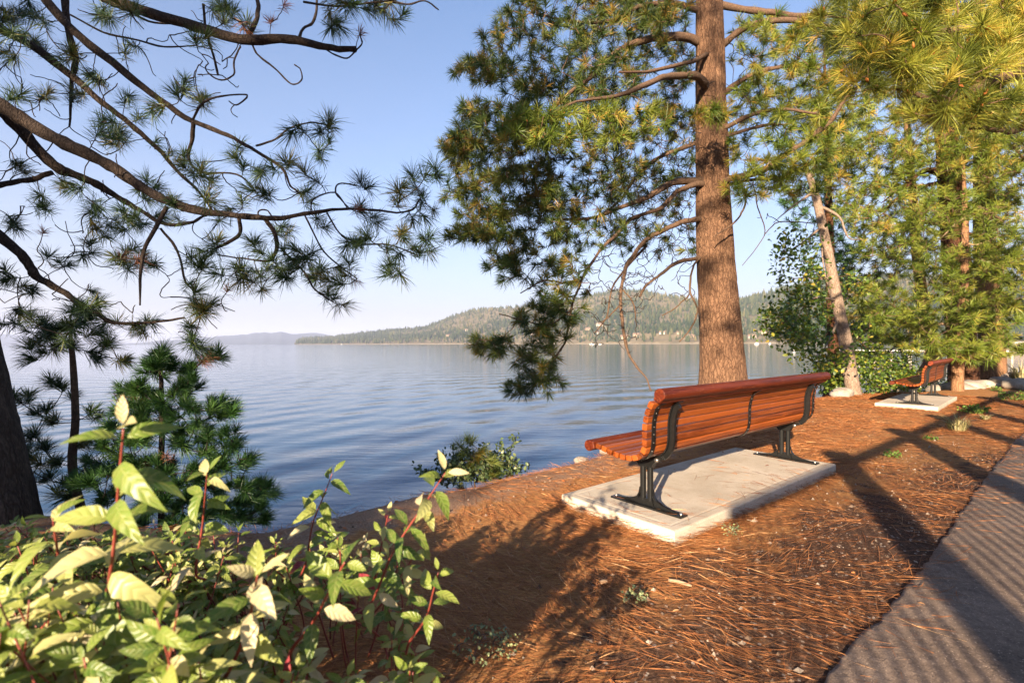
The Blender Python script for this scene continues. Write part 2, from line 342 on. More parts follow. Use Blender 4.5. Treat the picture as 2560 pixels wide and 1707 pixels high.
# ------------------------------------------------------------------ far shore, mountains
HAZ = [(740, 3300), (1000, 2700), (1300, 2100), (1700, 1600), (2200, 1350), (2700, 1150), (3300, 900)]
RID = [(735, 855), (760, 846), (830, 843), (950, 829), (1067, 818), (1143, 786), (1197, 773), (1306, 767), (1404, 756), (1524, 731), (1567, 727), (1611, 731), (1741, 751), (1850, 751), (1937, 729), (2030, 708), (2200, 690), (2500, 700), (3300, 690)]
def hill_dir(nx): return np.stack([(nx-1280)/FPX, np.ones_like(nx)], -1)
def hill_pt(nx, t):
    """nx: bearing, t: 0 shoreline .. 1 ridge .. 1.6 behind"""
    d0 = np.interp(nx, *zip(*HAZ)); dr = d0*1.42; d = d0+(dr-d0)*t
    ry = np.interp(nx, *zip(*RID)); H = (857.5-.0035*(nx-1280)-ry)/FPX*dr + CAMZ - WATER_Z
    p = np.where(t < 1, .10*np.minimum(t/.12, 1)+.90*np.clip((t-.08)/.92, 0, 1)**1.05, 1-(t-1)**2*.8)
    xy = hill_dir(nx)*d[..., None]
    rough = (fbm(xy[..., 0]/160, xy[..., 1]/160, 4, 31)-.5)
    z = WATER_Z-.5+np.maximum(H-3, 2)*p + rough*.30*np.minimum(H, 120)*np.clip(t*1.3, 0, 1)*np.clip(1.06-t, 0, 1)*2 + sstep(0, .02, t)*2.5
    return np.concatenate([xy, z[..., None]], -1)
def build_far():
    nx = np.linspace(736, 3300, 300); t = np.concatenate([[-.02], np.linspace(0, 1.6, 60)])
    a, b = np.meshgrid(nx, t, indexing='ij'); P = hill_pt(a, np.maximum(b, 0)); P[:, 0, 2] = WATER_Z-3
    n, m = a.shape; i, j = np.meshgrid(np.arange(n-1), np.arange(m-1), indexing='ij')
    g = G(); g.add(P, np.stack([i*m+j, (i+1)*m+j, (i+1)*m+j+1, i*m+j+1], -1).reshape(-1, 4))
    mt, nt, bs = newmat('dry_hillside'); bs.inputs['Roughness'].default_value = .95; bs.inputs['Specular IOR Level'].default_value = .05
    v = mapped(nt); c = ramp(nt, noise(nt, v, .02, 6, .7), [(.35, (.085, .072, .04)), (.55, (.15, .12, .072)), (.7, (.23, .185, .12))])
    nt.links.new(c, bs.inputs['Base Color']); tag(g.build('hillside', mt), kind='structure')
    # wooded slope: thousands of conifers, one mass
    k = 30000; x = RNG.uniform(740, 3000, k); tt = RNG.uniform(0, 1, k)**.8*1.06+.015
    dens = vnoise(x/60, tt*9, 0, 41)*.6+vnoise(x/17, tt*30, 0, 43)*.5; big = vnoise(x/130, tt*4.5, 0, 47); keep = RNG.uniform(.1, .85, k) < dens*(.62+.75*sstep(.28, .6, big))+.12*(tt > .9); x, tt, big = x[keep], tt[keep], big[keep]
    p = hill_pt(x, tt); k = len(p); h = RNG.gamma(9, 1.9, k).clip(7, 32)*np.where(x < 1000, 1.15, 1.0); r = h*RNG.uniform(.16, .24, k)
    ns = 6; an = np.arange(ns)/ns*2*np.pi
    prof = [(0.05, .75), (.3, 1.0), (.32, .7), (.62, .62), (.64, .42)]
    V = [p[:, None]+np.stack([r[:, None]*f*np.cos(an), r[:, None]*f*np.sin(an), h[:, None]*z+0*an], -1) for z, f in prof]
    V.append(p[:, None]+np.stack([0*h, 0*h, h], -1)[:, None]); VV = np.concatenate(V, 1); nv = VV.shape[1]; base = np.arange(k)[:, None]*nv
    fs = []
    for rr in range(len(prof)-1):
        for q in range(ns): fs.append(np.stack([rr*ns+q, rr*ns+(q+1) % ns, (rr+1)*ns+(q+1) % ns, (rr+1)*ns+q]))
    F4 = (np.array(fs)[None]+base[..., None]).reshape(-1, 4); ap = len(prof)*ns
    F3 = (np.array([[ap-ns+q, ap-ns+(q+1) % ns, ap] for q in range(ns)])[None]+base[..., None]).reshape(-1, 3)
    g = G(); g.add(VV, [F4, F3], np.repeat(np.clip(RNG.uniform(0, 1, k)+.7*(.5-big), 0, 1), nv))
    fm = tintmat('far_conifers', [(0, (.018, .03, .013)), (.6, (.045, .058, .022)), (.9, (.09, .09, .036)), (1, (.13, .11, .05))], .9, 0, .05)
    tag(g.build('far_forest', fm, smooth=False), 'hazy conifer forest covering the hillside across the lake', 'forest', None, 'stuff')
    # sandy strand
    g = G(); xs = np.linspace(745, 2900, 200); pa = hill_pt(xs, np.zeros_like(xs)); pb = hill_pt(xs, np.full_like(xs, .012))
    w = hill_dir(xs); w = np.concatenate([w, 0*w[:, :1]], -1)
    q0 = pa-w*6; q0[:, 2] = WATER_Z-.3; q1 = pa+w*8; q1[:, 2] = WATER_Z+1.7; n = len(xs)
    g.add(np.concatenate([q0, q1]), np.stack([np.arange(n-1), np.arange(1, n), n+np.arange(1, n), n+np.arange(n-1)], -1))
    tag(g.build('shore_strand', plain('pale_strand', (.36, .30, .23), .9, 0, .1, .3, .05)), kind='structure')
    # blue mountains
    for nm, pts, D in (('mountains', [(300, 862), (400, 852), (470, 846), (512, 843), (566, 841), (610, 836), (653, 832), (697, 830), (740, 834), (784, 832), (811, 833), (843, 844), (880, 850), (930, 846), (985, 843), (1040, 850), (1100, 862)], 9000),
                       ('distant_mountains', [(-700, 845), (-400, 838), (-200, 842), (0, 836), (60, 840), (109, 846), (200, 850), (300, 854), (420, 862)], 11000)):
        xs = np.linspace(pts[0][0], pts[-1][0], 160); ys = np.interp(xs, *zip(*pts))-7.0*(fbm(xs/22, xs*0+D/1e4, 4, 51)-.5)
        g = G(); R = []
        for f, q in ((.8, 0), (.88, .35), (.94, .7), (1, 1), (1.12, .5), (1.3, 0)):
            d = D*f; xy = hill_dir(xs)*d; z = (858.5-ys-.0035*(xs-1280))/FPX*D*q*(1+.25*(fbm(xs/18, xs*0+f*9, 3, 53)-.5)*(q < 1)); R.append(np.concatenate([xy, np.maximum(z, -3)[:, None]+CAMZ*0-2], -1))
        n = len(xs); A = np.array(R); i, j = np.meshgrid(np.arange(len(R)-1), np.arange(n-1), indexing='ij')
        g.add(A, np.stack([i*n+j, i*n+j+1, (i+1)*n+j+1, (i+1)*n+j], -1).reshape(-1, 4)); tag(g.build(nm, plain(nm+'_rock', (.05, .065, .075), .95, 0, .05, .3, .002)), kind='structure')
build_far()
# ------------------------------------------------------------------ haze
def build_haze(dens):
    g = G(); g.box(-14000, 14000, -900, 15000, WATER_Z-1.5, 420); m, nt, bs = newmat('lake_haze'); nt.nodes.remove(bs)
    v = N(nt, 'VolumePrincipled'); v.inputs['Color'].default_value = (.64, .72, 1, 1); v.inputs['Density'].default_value = dens; v.inputs['Anisotropy'].default_value = 0
    nt.links.new(v.outputs[0], nt.nodes['Material Output'].inputs['Volume']); tag(g.build('haze', m), 'pale blue haze over the lake', 'haze', None, 'stuff')
# ------------------------------------------------------------------ bench and slab
def woodmat(name, a, b, c, rg=.38, sp=.35):
    m, nt, bs = newmat(name); oi = N(nt, 'ObjectInfo'); v = mapped(nt, (1.2, 22, 22)); off = N(nt, 'VectorMath', operation='ADD')
    mul = N(nt, 'VectorMath', operation='SCALE'); mul.inputs[0].default_value = (37, 11, 23); nt.links.new(oi.outputs['Random'], mul.inputs['Scale'])
    nt.links.new(v, off.inputs[0]); nt.links.new(mul.outputs[0], off.inputs[1])
    g = noise(nt, off.outputs[0], 2.4, 6, .62, 1.1); g2 = noise(nt, off.outputs[0], .55, 3, .5, .6)
    col = ramp(nt, g, [(.3, a), (.52, b), (.72, c)]); col = mix(nt, ramp(nt, g2, [(.44, (0, 0, 0)), (.62, (.9, .9, .9))]), col, mix(nt, .5, b, c))
    hs = N(nt, 'HueSaturation'); mr = N(nt, 'MapRange'); mr.inputs[3].default_value = .62; mr.inputs[4].default_value = 1.3
    nt.links.new(oi.outputs['Random'], mr.inputs[0]); nt.links.new(mr.outputs[0], hs.inputs['Value']); nt.links.new(col, hs.inputs['Color'])
    nt.links.new(hs.outputs[0], bs.inputs['Base Color']); bs.inputs['Roughness'].default_value = rg; bs.inputs['Coat Weight'].default_value = .05; bs.inputs['Specular IOR Level'].default_value = sp; bs.inputs['Coat Roughness'].default_value = .2
    wr = noise(nt, mapped(nt, (5, 40, 40)), 3, 5, .75); hs2 = mix(nt, ramp(nt, wr, [(.60, (0, 0, 0)), (.70, (.55, .55, .55))]), hs.outputs[0], (.42, .20, .10))
    nt.links.new(hs2, bs.inputs['Base Color']); bump(nt, bs, g, .45, .003); return m
M['wood'] = woodmat('stained_wood', (.06, .010, .003), (.175, .036, .006), (.33, .085, .014))
M['wood_rail'] = woodmat('dark_stained_wood', (.04, .006, .003), (.10, .015, .005), (.21, .042, .012), .5, .18)
M['iron'] = plain('black_cast_iron', (.007, .007, .007), .36, .0, .4, .3, 90)
M['bolt'] = plain('steel_bolt', (.34, .31, .28), .35, .9, .5, .1, 40)
def rounded(cx, cz, w, h, ang, r=.006):
    pts = []
    for sx, sz, a0 in ((1, 1, 0), (-1, 1, 90), (-1, -1, 180), (1, -1, 270)):
        for k in (0, 45, 90):
            a = math.radians(a0+k); pts.append((sx*(w/2-r)+r*math.cos(a), sz*(h/2-r)+r*math.sin(a)))
    c, s = math.cos(ang), math.sin(ang); return [(cx+x*c-z*s, cz+x*s+z*c) for x, z in pts]
BY = 2.115
PROF = [(1.910, .751), (1.934, .703), (1.947, .655), (1.953, .605), (1.954, .554), (1.956, .502), (1.966, .452), (1.993, .413), (2.034, .393), (2.084, .382), (2.139, .379), (2.195, .385), (2.247, .396), (2.297, .408), (2.348, .418)]
PROF = [(y-BY, z) for y, z in PROF]
def bolt_mesh():
    g = G(); a = np.arange(8)/8*2*np.pi
    V = [np.stack([f*np.cos(a), f*np.sin(a), 0*a+z], -1) for f, z in ((1, 0), (.95, .35), (.6, .6))]
    g.add(np.concatenate(V), [np.stack([r*8+np.arange(8), r*8+(np.arange(8)+1) % 8, (r+1)*8+(np.arange(8)+1) % 8, (r+1)*8+np.arange(8)], -1) for r in (0, 1)]+[np.arange(8)+16])
    return g
def make_bench():
    b = thing('park_bench', (0, 0, 0), 'x', 'bench'); L0, L1 = -1.37, 1.37
    for i, (y, z) in enumerate(PROF):
        p0, p1 = PROF[max(i-1, 0)], PROF[min(i+1, len(PROF)-1)]; ang = math.atan2(p1[1]-p0[1], p1[0]-p0[0])
        g = G(); g.prism(rounded(0, 0, .043, .038, ang, .005), L0+random.uniform(-.004, .004), L1+random.uniform(-.004, .004), bev=.004)
        o = g.build('slat', M['wood'], b, smooth=False); o.location = (0, y, z)
    def rail(y, z, r, ang, nm):
        pts = [(r*math.cos(a), r*math.sin(a)) for a in np.linspace(math.radians(-140), math.radians(140), 22)] + [(-r*1.25, r*.62), (-r*1.25, -r*.62)]
        c, s = math.cos(ang), math.sin(ang); g = G(); g.prism([(x*c-w*s, x*s+w*c) for x, w in pts], L0-.006, L1+.006, bev=.005)
        o = g.build(nm, M['wood_rail'], b, smooth=False); o.location = (0, y, z); return o
    rail(1.838-BY, .823, .0405, math.radians(118), 'top_rail'); rail(2.437-BY, .412, .040, math.radians(-12), 'front_rail')
    # curve along the back / underside of the slats
    C = smoothpath([(0, y, z) for y, z in [(1.838-BY, .795)]+PROF+[(2.40-BY, .405)]], per=4)[:, 1:]
    T = np.gradient(C, axis=0); T /= np.linalg.norm(T, axis=1)[:, None]; NB = np.stack([T[:, 1], -T[:, 0]], -1)     # outward (behind / below)
    def strip(a, b_, x0, x1, i0, i1):
        q = np.concatenate([C[i0:i1]+NB[i0:i1]*a, (C[i0:i1]+NB[i0:i1]*b_)[::-1]]); n = i1-i0; g = G()
        for k in range(n-1):
            y = [q[k], q[k+1], q[2*n-2-k], q[2*n-1-k]]
        P = np.concatenate([np.column_stack([np.full(2*n, x), q]) for x in (x0, x1)]); k = np.arange(n-1)
        f = [np.stack([k, k+1, 2*n+k+1, 2*n+k], -1), np.stack([2*n-1-k, 4*n-1-k, 4*n-2-k, 2*n-2-k], -1),
             np.stack([k, 2*n-1-k, 2*n-2-k, k+1], -1), np.stack([2*n+k, 2*n+k+1, 4*n-2-k, 4*n-1-k], -1),
             np.array([[0, 2*n, 4*n-1, 2*n-1], [n-1, n, 3*n, 3*n-1]])]
        g.add(P, f); return g
    nC = len(C); bm = bolt_mesh(); bd = None
    def bolts(par, x, off, sl):
        nonlocal bd
        for i in sl:
            if i >= nC: continue
            if bd is None:
                bd = bm.build('bolt', M['bolt'], par, smooth=True); o = bd
            else:
                o = bd.copy(); COL.objects.link(o); o.parent = par
            p = C[i]+NB[i]*off; o.location = (x, p[0], p[1]); o.scale = (.0042,)*3
            o.rotation_euler = Vector((0, NB[i][0], NB[i][1])).to_track_quat('Z', 'Y').to_euler()
    for x in (-1.305, 0., 1.305):
        s = strip(.0205, .0265, x-.019, x+.019, 1, nC-2).build('strap', M['iron'], b, smooth=False); bolts(s, x, .0265, range(4, 40, 4))
    for x in (-1.12, 1.12):
        g = strip(.0205, .029, x-.027, x+.027, 1, nC-1); g2 = strip(.0290, .062, x-.010, x+.010, 2, 34)
        g.v += g2.v; g.t += g2.t; g.f += [f+g.n for f in g2.f]; g.n += g2.n
        arm = g.build('support_arm', M['iron'], b, smooth=False); bolts(arm, x+.02, .029, range(4, 32, 4))
        # cast pedestal: two columns, flared feet and head
        g = G()
        def col(y): g.tube([(x, y, .045), (x, y, .31)], .021, 14)
        col(2.150-BY); col(2.090-BY)
        foot = [(1.826, .0), (2.412, .0), (2.412, .016), (2.33, .024), (2.25, .036), (2.20, .060), (2.172, .10), (2.166, .15), (2.134, .15), (2.134, .06), (2.106, .06), (2.106, .15), (2.074, .15), (2.068, .10), (2.045, .066), (2.00, .042), (1.93, .026), (1.826, .016)]
        quads = []
        f = [(y-BY, z) for y, z in foot]
        def pr(pts, hw): g.prism([(y-BY, z) for y, z in pts], x-hw, x+hw)
        pr([(1.826, 0), (2.412, 0), (2.412, .013), (1.826, .013)], .040)
        pr([(1.85, .0135), (2.05, .0135), (2.066, .13), (2.058, .09), (2.035, .058), (1.985, .036), (1.92, .024)], .011)
        pr([(2.39, .0135), (2.19, .0135), (2.174, .13), (2.182, .09), (2.20, .058), (2.25, .036), (2.32, .024)], .011)
        pr([(2.052, .0140), (2.188, .0140), (2.174, .062), (2.066, .062)], .017)
        pr([(2.066, .285), (2.174, .285), (2.190, .315), (2.235, .350), (2.215, .352), (2.10, .347), (2.03, .362), (1.985, .378), (1.975, .355), (2.02, .34), (2.052, .315)], .023)
        leg = g.build('leg', M['iron'], b, smooth=False)
        for y in (1.85, 2.39):
            o = bd.copy(); COL.objects.link(o); o.parent = leg; o.location = (x, y-BY, .013); o.scale = (.011, .011, .02); o.rotation_euler = (0, 0, 0)
        o = bd.copy(); COL.objects.link(o); o.parent = leg; o.location = (x-.024, 2.02-BY, .345); o.scale = (.017, .017, .02); o.rotation_euler = (0, -math.pi/2, 0)
    return b
def make_slab():
    g = G(); hx, hy, T, r = 1.33, .49, .10, .012
    def ring(ins, z, wob=0):
        P = []
        n = 40
        for (ax, ay), (bx, by) in (((-1, -1), (1, -1)), ((1, -1), (1, 1)), ((1, 1), (-1, 1)), ((-1, 1), (-1, -1))):
            for k in range(n):
                t = k/n; P.append((( ax+(bx-ax)*t)*(hx-ins), (ay+(by-ay)*t)*(hy-ins), z))
        P = np.array(P)
        if wob: P[:, :2] += wob*(np.stack([fbm(P[:, 0]*9, P[:, 1]*9, 3, 61), fbm(P[:, 0]*9+5, P[:, 1]*9, 3, 62)], -1)-.5)
        return P
    R = [ring(-.004, -.06, .01), ring(-.002, -.02, .012), ring(0, T-.03, .008), ring(0, T-r, .004), ring(.004, T-.004, .003), ring(r, T-.0005), ring(.06, T), ring(.075, T-.0025), ring(.09, T), ring(.25, T)]
    n = len(R[0]); k = np.arange(n); fs = [np.stack([q*n+k, q*n+(k+1) % n, (q+1)*n+(k+1) % n, (q+1)*n+k], -1) for q in range(len(R)-1)]
    g.add(np.concatenate(R), fs+[np.arange(n)+(len(R)-1)*n])
    return g
def concmat():
    m, nt, bs = newmat('broomed_concrete'); bs.inputs['Roughness'].default_value = .9; bs.inputs['Specular IOR Level'].default_value = .2
    v = mapped(nt); big = noise(nt, v, 3, 5, .6); fine = noise(nt, v, 120, 4, .7); br = noise(nt, mapped(nt, (3, 160, 60)), 1, 3, .6)
    c = ramp(nt, math_(nt, 'MULTIPLY', math_(nt, 'ADD', big, fine), .5), [(.32, (.32, .265, .20)), (.52, (.48, .41, .33)), (.68, (.59, .52, .43))])
    sp = N(nt, 'SeparateXYZ'); tc = N(nt, 'TexCoord'); nt.links.new(tc.outputs['Object'], sp.inputs[0])
    st = math_(nt, 'MULTIPLY', math_(nt, 'SUBTRACT', .075, sp.outputs['Z']), 14)      # soil-stained sides
    c = mix(nt, math_(nt, 'MULTIPLY', ramp(nt, math_(nt, 'ADD', st, math_(nt, 'SUBTRACT', noise(nt, v, 14, 5, .7), .5)), [(.3, (0, 0, 0)), (.9, (1, 1, 1))]), .7), c, (.27, .21, .15))
    blot = ramp(nt, noise(nt, v, 9, 6, .7), [(.56, (0, 0, 0)), (.70, (.6, .6, .6))]); c = mix(nt, blot, c, (.34, .26, .19)); pit = N(nt, 'TexVoronoi'); pit.inputs['Scale'].default_value = 55; nt.links.new(v, pit.inputs['Vector']); c = mix(nt, ramp(nt, pit.outputs['Distance'], [(.06, (.7, .7, .7)), (.12, (0, 0, 0))]), c, (.2, .15, .11))
    nt.links.new(c, bs.inputs['Base Color']); bump(nt, bs, math_(nt, 'ADD', fine, math_(nt, 'MULTIPLY', br, .9)), .45, .003); return m
def place_benches():
    cm = concmat(); g = make_slab(); b = make_bench()
    spots = [(2.218, 3.98, 2.115, 4.03, -.01, 0, 'long orange-brown slatted bench with black iron legs, large and nearest the camera', 'concrete pad under the nearest bench, its edges dusted with pine needles'),
             (2.80, 13.35, 2.70, 13.42, -.085, math.radians(3.5), 'small distant slatted bench near the pine trunks and shore rocks', 'distant pale concrete pad under the far bench by the shore rocks')]
    slab0 = g.build('concrete_slab', cm, smooth=False)
    for i, (su, sv, bu, bv, z, rz, lb, ls) in enumerate(spots):
        s = slab0 if i == 0 else slab0.copy()
        if i: COL.objects.link(s)
        s.location = uvp(su, sv, z); s.rotation_euler.z = TH+rz; tag(s, ls, 'concrete slab', 'concrete bench pads')
        q = b if i == 0 else copy_tree(b); q.location = uvp(bu, bv, z+.1); q.rotation_euler.z = TH+rz; tag(q, lb, 'bench', 'slatted benches facing the lake')
place_benches()
# ------------------------------------------------------------------ fence on the far side of the path (behind the camera; its shadow falls into view)
def build_fence():
    u0, h, sp = -1.07, 1.95, 2.36; f = thing('picket_fence', uvp(u0, 6.0), 'tall dark metal picket fence along the path', 'fence', rz=TH)
    m = plain('dark_fence_metal', (.03, .03, .03), .5, 0, .4, .2, 20)
    vs = 6.05-(.41*CT+.912*ST)*2.0/math.tan(SUN_EL)/1.0*1.0; k0 = -4
    for k in range(-1, 9):
        x = vs-6.0+k*sp
        if k > -1:
          g = G(); g.prism([(-.09, -.1), (.09, -.1), (.09, h+.10), (-.09, h+.10)], x-.09, x+.09, bev=.01); g.box(x-.11, x+.11, -.11, .11, h+.1005, h+.13)
          g.build('post', m, f, smooth=False)
        for zz0, zz1 in ((h-.1, h), (.1, .18)):
            g = G(); g.box(x+.09, x+sp-.09, -.03, .03, zz0, zz1); g.build('rail', m, f, smooth=False)
        g = G()
        for q in range(1, 16): xx = x+sp*q/16; g.box(xx-.007, xx+.007, -.007, .007, .1805, h-.1005)
        tag(g.build('pickets', m, f, smooth=False))
build_fence()
# ------------------------------------------------------------------ foliage generators
def perp(a, r):
    q = np.cross(a, r); return unit(q)
def add_needles(g, P, A, k, L, w, lo=12, hi=105, droop=.12, back=.30, tint=(0, 1), tvar=.25, curv=.12):
    """k needles round each of the twig ends P (axis A)"""
    n = len(P); tl = np.repeat(RNG.uniform(.68, 1.12, n), k); P = np.repeat(P, k, 0); A = np.repeat(A, k, 0); m = n*k
    th = np.radians(lo+(np.repeat(RNG.uniform(.6, 1.08, n), k)*hi-lo)*RNG.uniform(0, 1, m)**.9); q = perp(A, unit(RNG.normal(size=(m, 3))))
    d = unit(A*np.cos(th)[:, None]+q*np.sin(th)[:, None]); l = L*tl*RNG.uniform(.66, 1.1, m)*(1-.2*(th > 1.2))
    b = P-A*(RNG.uniform(0, back, m)*L)[:, None]*(.3+th/1.5)[:, None]
    mid = b+d*(l*.52)[:, None]; mid[:, 2] -= droop*.25*l; side = RNG.normal(size=(m, 3))*(curv*l)[:, None]
    tip = b+d*l[:, None]+side*.6; tip[:, 2] -= droop*l
    wd = perp(d, unit(RNG.normal(size=(m, 3))))*(w*.5*RNG.uniform(.8, 1.2, m))[:, None]
    V = np.stack([b-wd*.8, b+wd*.8, mid+wd, mid-wd, tip], 1); ix = np.arange(m)[:, None]*5
    tb = np.repeat(RNG.uniform(tint[0], tint[1], n), k); t = np.clip(tb+RNG.normal(0, tvar, m)*.5, 0, 1)
    g.add(V, [ix+np.array([[0, 1, 2, 3]]), ix+np.array([[3, 2, 4]])], np.repeat(t, 5))
LEAF_U = np.array([0, .16, .38, .62, .84, 1.0]); LEAF_W = np.array([.05, .62, 1.0, .88, .46, .02])
def add_leaves(g, P, Dr, Nn, L, W, tint, droop=.3, fold=.18, twist=0.):
    n = len(P); S_ = unit(np.cross(Dr, Nn)); Nn = unit(np.cross(S_, Dr)); L = np.broadcast_to(L, (n,)); W = np.broadcast_to(W, (n,)); droop = np.broadcast_to(droop, (n,)); rows = []
    for u, w in zip(LEAF_U, LEAF_W):
        c = P+Dr*(L*u*(1-.15*droop*u))[:, None]-Nn*(L*droop*u*u)[:, None]; up = Nn*(W*w*fold*.5)[:, None]
        rows += [c-S_*(W*w*.5)[:, None]+up, c, c+S_*(W*w*.5)[:, None]+up]
    V = np.stack(rows, 1); ix = np.arange(n)[:, None, None]*18; f = []
    for r in range(5):
        for q in (0, 1): f.append([r*3+q, r*3+q+1, r*3+q+4, r*3+q+3])
    g.add(V, (ix+np.array(f)[None]).reshape(-1, 4), np.repeat(tint, 18))
    uv = np.array([(u, q, 0) for u in LEAF_U for q in (-1., 0., 1.)]); g.uv.append(np.tile(uv, (n, 1)))
def crown_above(x, y, z0, z1, r, n):
    z = RNG.uniform(z0, z1, n); q = r*(1-.75*((z-z0)/(z1-z0))**1.2)*np.sqrt(RNG.uniform(.04, 1, n)); a = RNG.uniform(0, 6.28, n); return np.stack([x+q*np.cos(a), y+q*np.sin(a), z], -1)
class Tree:
    """trunk + traced limbs + twigs grown from the nearest wood to every wanted tuft"""
    def __init__(s, name, base, label, cat='pine tree', group=None):
        s.root = thing(name, base, label, cat, group); s.base = np.array(base, float); s.nodes = []; s.nrad = []
    def _off(s, P): return np.asarray(P, float)-s.base
    def trunk(s, pts, rad, mat, seg=20, bump_=.0, per=8, sz=1.5):
        P = smoothpath(pts, per=per); R = np.interp(np.linspace(0, 1, len(P)), np.linspace(0, 1, len(rad)), rad); g = G(); g.tube(s._off(P), R, seg)
        if bump_:
            V = g.v[0]; c = np.repeat(s._off(P), seg, 0); d = V-c; an = np.arctan2(d[:, 1], d[:, 0]); r = np.linalg.norm(d, axis=1)
            X, Y = np.cos(an)*r, np.sin(an)*r
            nz = fbm(X*14+50, Y*14+50, 3, 71, V[:, 2]*sz*2.2); rid = np.abs(nz-.5)*2
            big = fbm(X*3+9, Y*3+9, 2, 73, V[:, 2]*.7)-.5
            g.v[0] = c+d*(1+(bump_*(1-rid*2.2)+bump_*1.2*big)/np.maximum(r, .02))[:, None]
        s.trunk_o = g.build('trunk', mat, s.root); s.nodes.append(P); s.nrad.append(R)
    def limb(s, pts, rad, mat, seg=8, wob=.02, name='branch', per=5, add=True):
        P = smoothpath(pts, per=per); n = len(P)
        P[1:] += wob*(np.stack([fbm(np.arange(n)*.35, np.full(n, RNG.uniform(0, 99)), 3, 80+q) for q in range(3)], -1)-.5)[1:]
        R = np.interp(np.linspace(0, 1, n), np.linspace(0, 1, len(rad)), rad)*(1+.34*(vnoise(np.arange(n)*.8, np.full(n, RNG.uniform(0, 99)))-.5))
        g = G(); g.tube(s._off(P), R, seg); o = g.build(name, mat, s.root)
        if add: s.nodes.append(P); s.nrad.append(R)
        return P
    def grow(s, T, mat, rt=.0035, rk=.0045, curl=.35, maxl=1.2, droop=.1, skip_trunk=False, name='twigs', seg=5, npt=7, bare=0):
        """returns end axis of the twig at each tuft T"""
        nd = np.concatenate(s.nodes[1 if skip_trunk and len(s.nodes) > 1 else 0:]); T = np.asarray(T, float); ax = np.zeros_like(T); g = G()
        d0 = np.array([np.min(np.linalg.norm(nd-t, axis=1)) for t in T]); N_ = np.zeros((len(nd)+len(T)*npt, 3)); N_[:len(nd)] = nd; c = len(nd)
        for i in np.argsort(d0):
            t = T[i]; d = np.linalg.norm(N_[:c]-t, axis=1); j = int(np.argmin(d+.0)); p = N_[j]; l = d[j]
            if l < .02: ax[i] = unit(RNG.normal(size=3)+np.array([0, 0, .3])); continue
            dr = (t-p)/l; w = unit(RNG.normal(size=3)); w = w-dr*(w@dr); e = unit(RNG.normal(size=3)); e = e-dr*(e@dr)
            c1 = p+dr*l*.35+w*l*curl*RNG.uniform(.2, 1)+np.array([0, 0, -droop*l]); c2 = p+dr*l*.72+e*l*curl*RNG.uniform(.2, .9)+np.array([0, 0, -droop*l*.8])
            u = np.linspace(0, 1, npt)[:, None]; Q = (1-u)**3*p+3*(1-u)**2*u*c1+3*(1-u)*u*u*c2+u**3*t
            Q[1:-1] += RNG.normal(0, .008*min(l, .6), (npt-2, 3))
            g.tube(Q-s.base, np.linspace(rt+rk*min(l, 1.5), rt, npt), seg, cap=False); ax[i] = unit(t-Q[-2]); N_[c:c+npt-1] = Q[1:]; c += npt-1
        if g.v: tag(g.build(name, mat, s.root), kind='stuff')
        s.nodes.append(N_[len(nd):c]); return ax
    def needles(s, T, A, mat, name='needles', **kw):
        g = G(); add_needles(g, np.asarray(T)-s.base, A, **kw); return tag(g.build(name, mat, s.root, smooth=False), kind='stuff')
    def buds(s, T, A, mat, r=.012, l=.04):
        g = G()
        for t, a in zip(T, A): g.tube([t-s.base, t-s.base+a*l*.5, t-s.base+a*l], [r*.7, r, r*.2], 5)
        tag(g.build('buds', mat, s.root), kind='stuff')
def ell(lst, sc=1.0):
    out = []
    for cx, cy, rx, ry, n, d0, d1 in lst:
        for _ in range(int(n*sc)):
            a = random.uniform(0, 2*math.pi); r = math.sqrt(random.random())
            out.append(at(cx+rx*r*math.cos(a), cy+ry*r*math.sin(a), random.uniform(d0, d1)))
    return np.array(out)
def c1p(pts, d0, d1):     # traced limb: (x, y, width) in the upper-left view -> 3-D points and radii
    n = len(pts); P, R = [], []
    for i, (x, y, w) in enumerate(pts):
        d = d0+(d1-d0)*i/(n-1); P.append(atn(x/1.8375, y/1.8375, d)); R.append(max(w, 6)/1.8375/2/FPX*d)
    return P, R
def c2p(pts, d0, d1):
    n = len(pts); P, R = [], []
    for i, (x, y, w) in enumerate(pts):
        d = d0+(d1-d0)*i/(n-1); P.append(atn(1280+x/1.8375, y/1.8375, d)); R.append(w/1.8375/2/FPX*d)
    return P, R
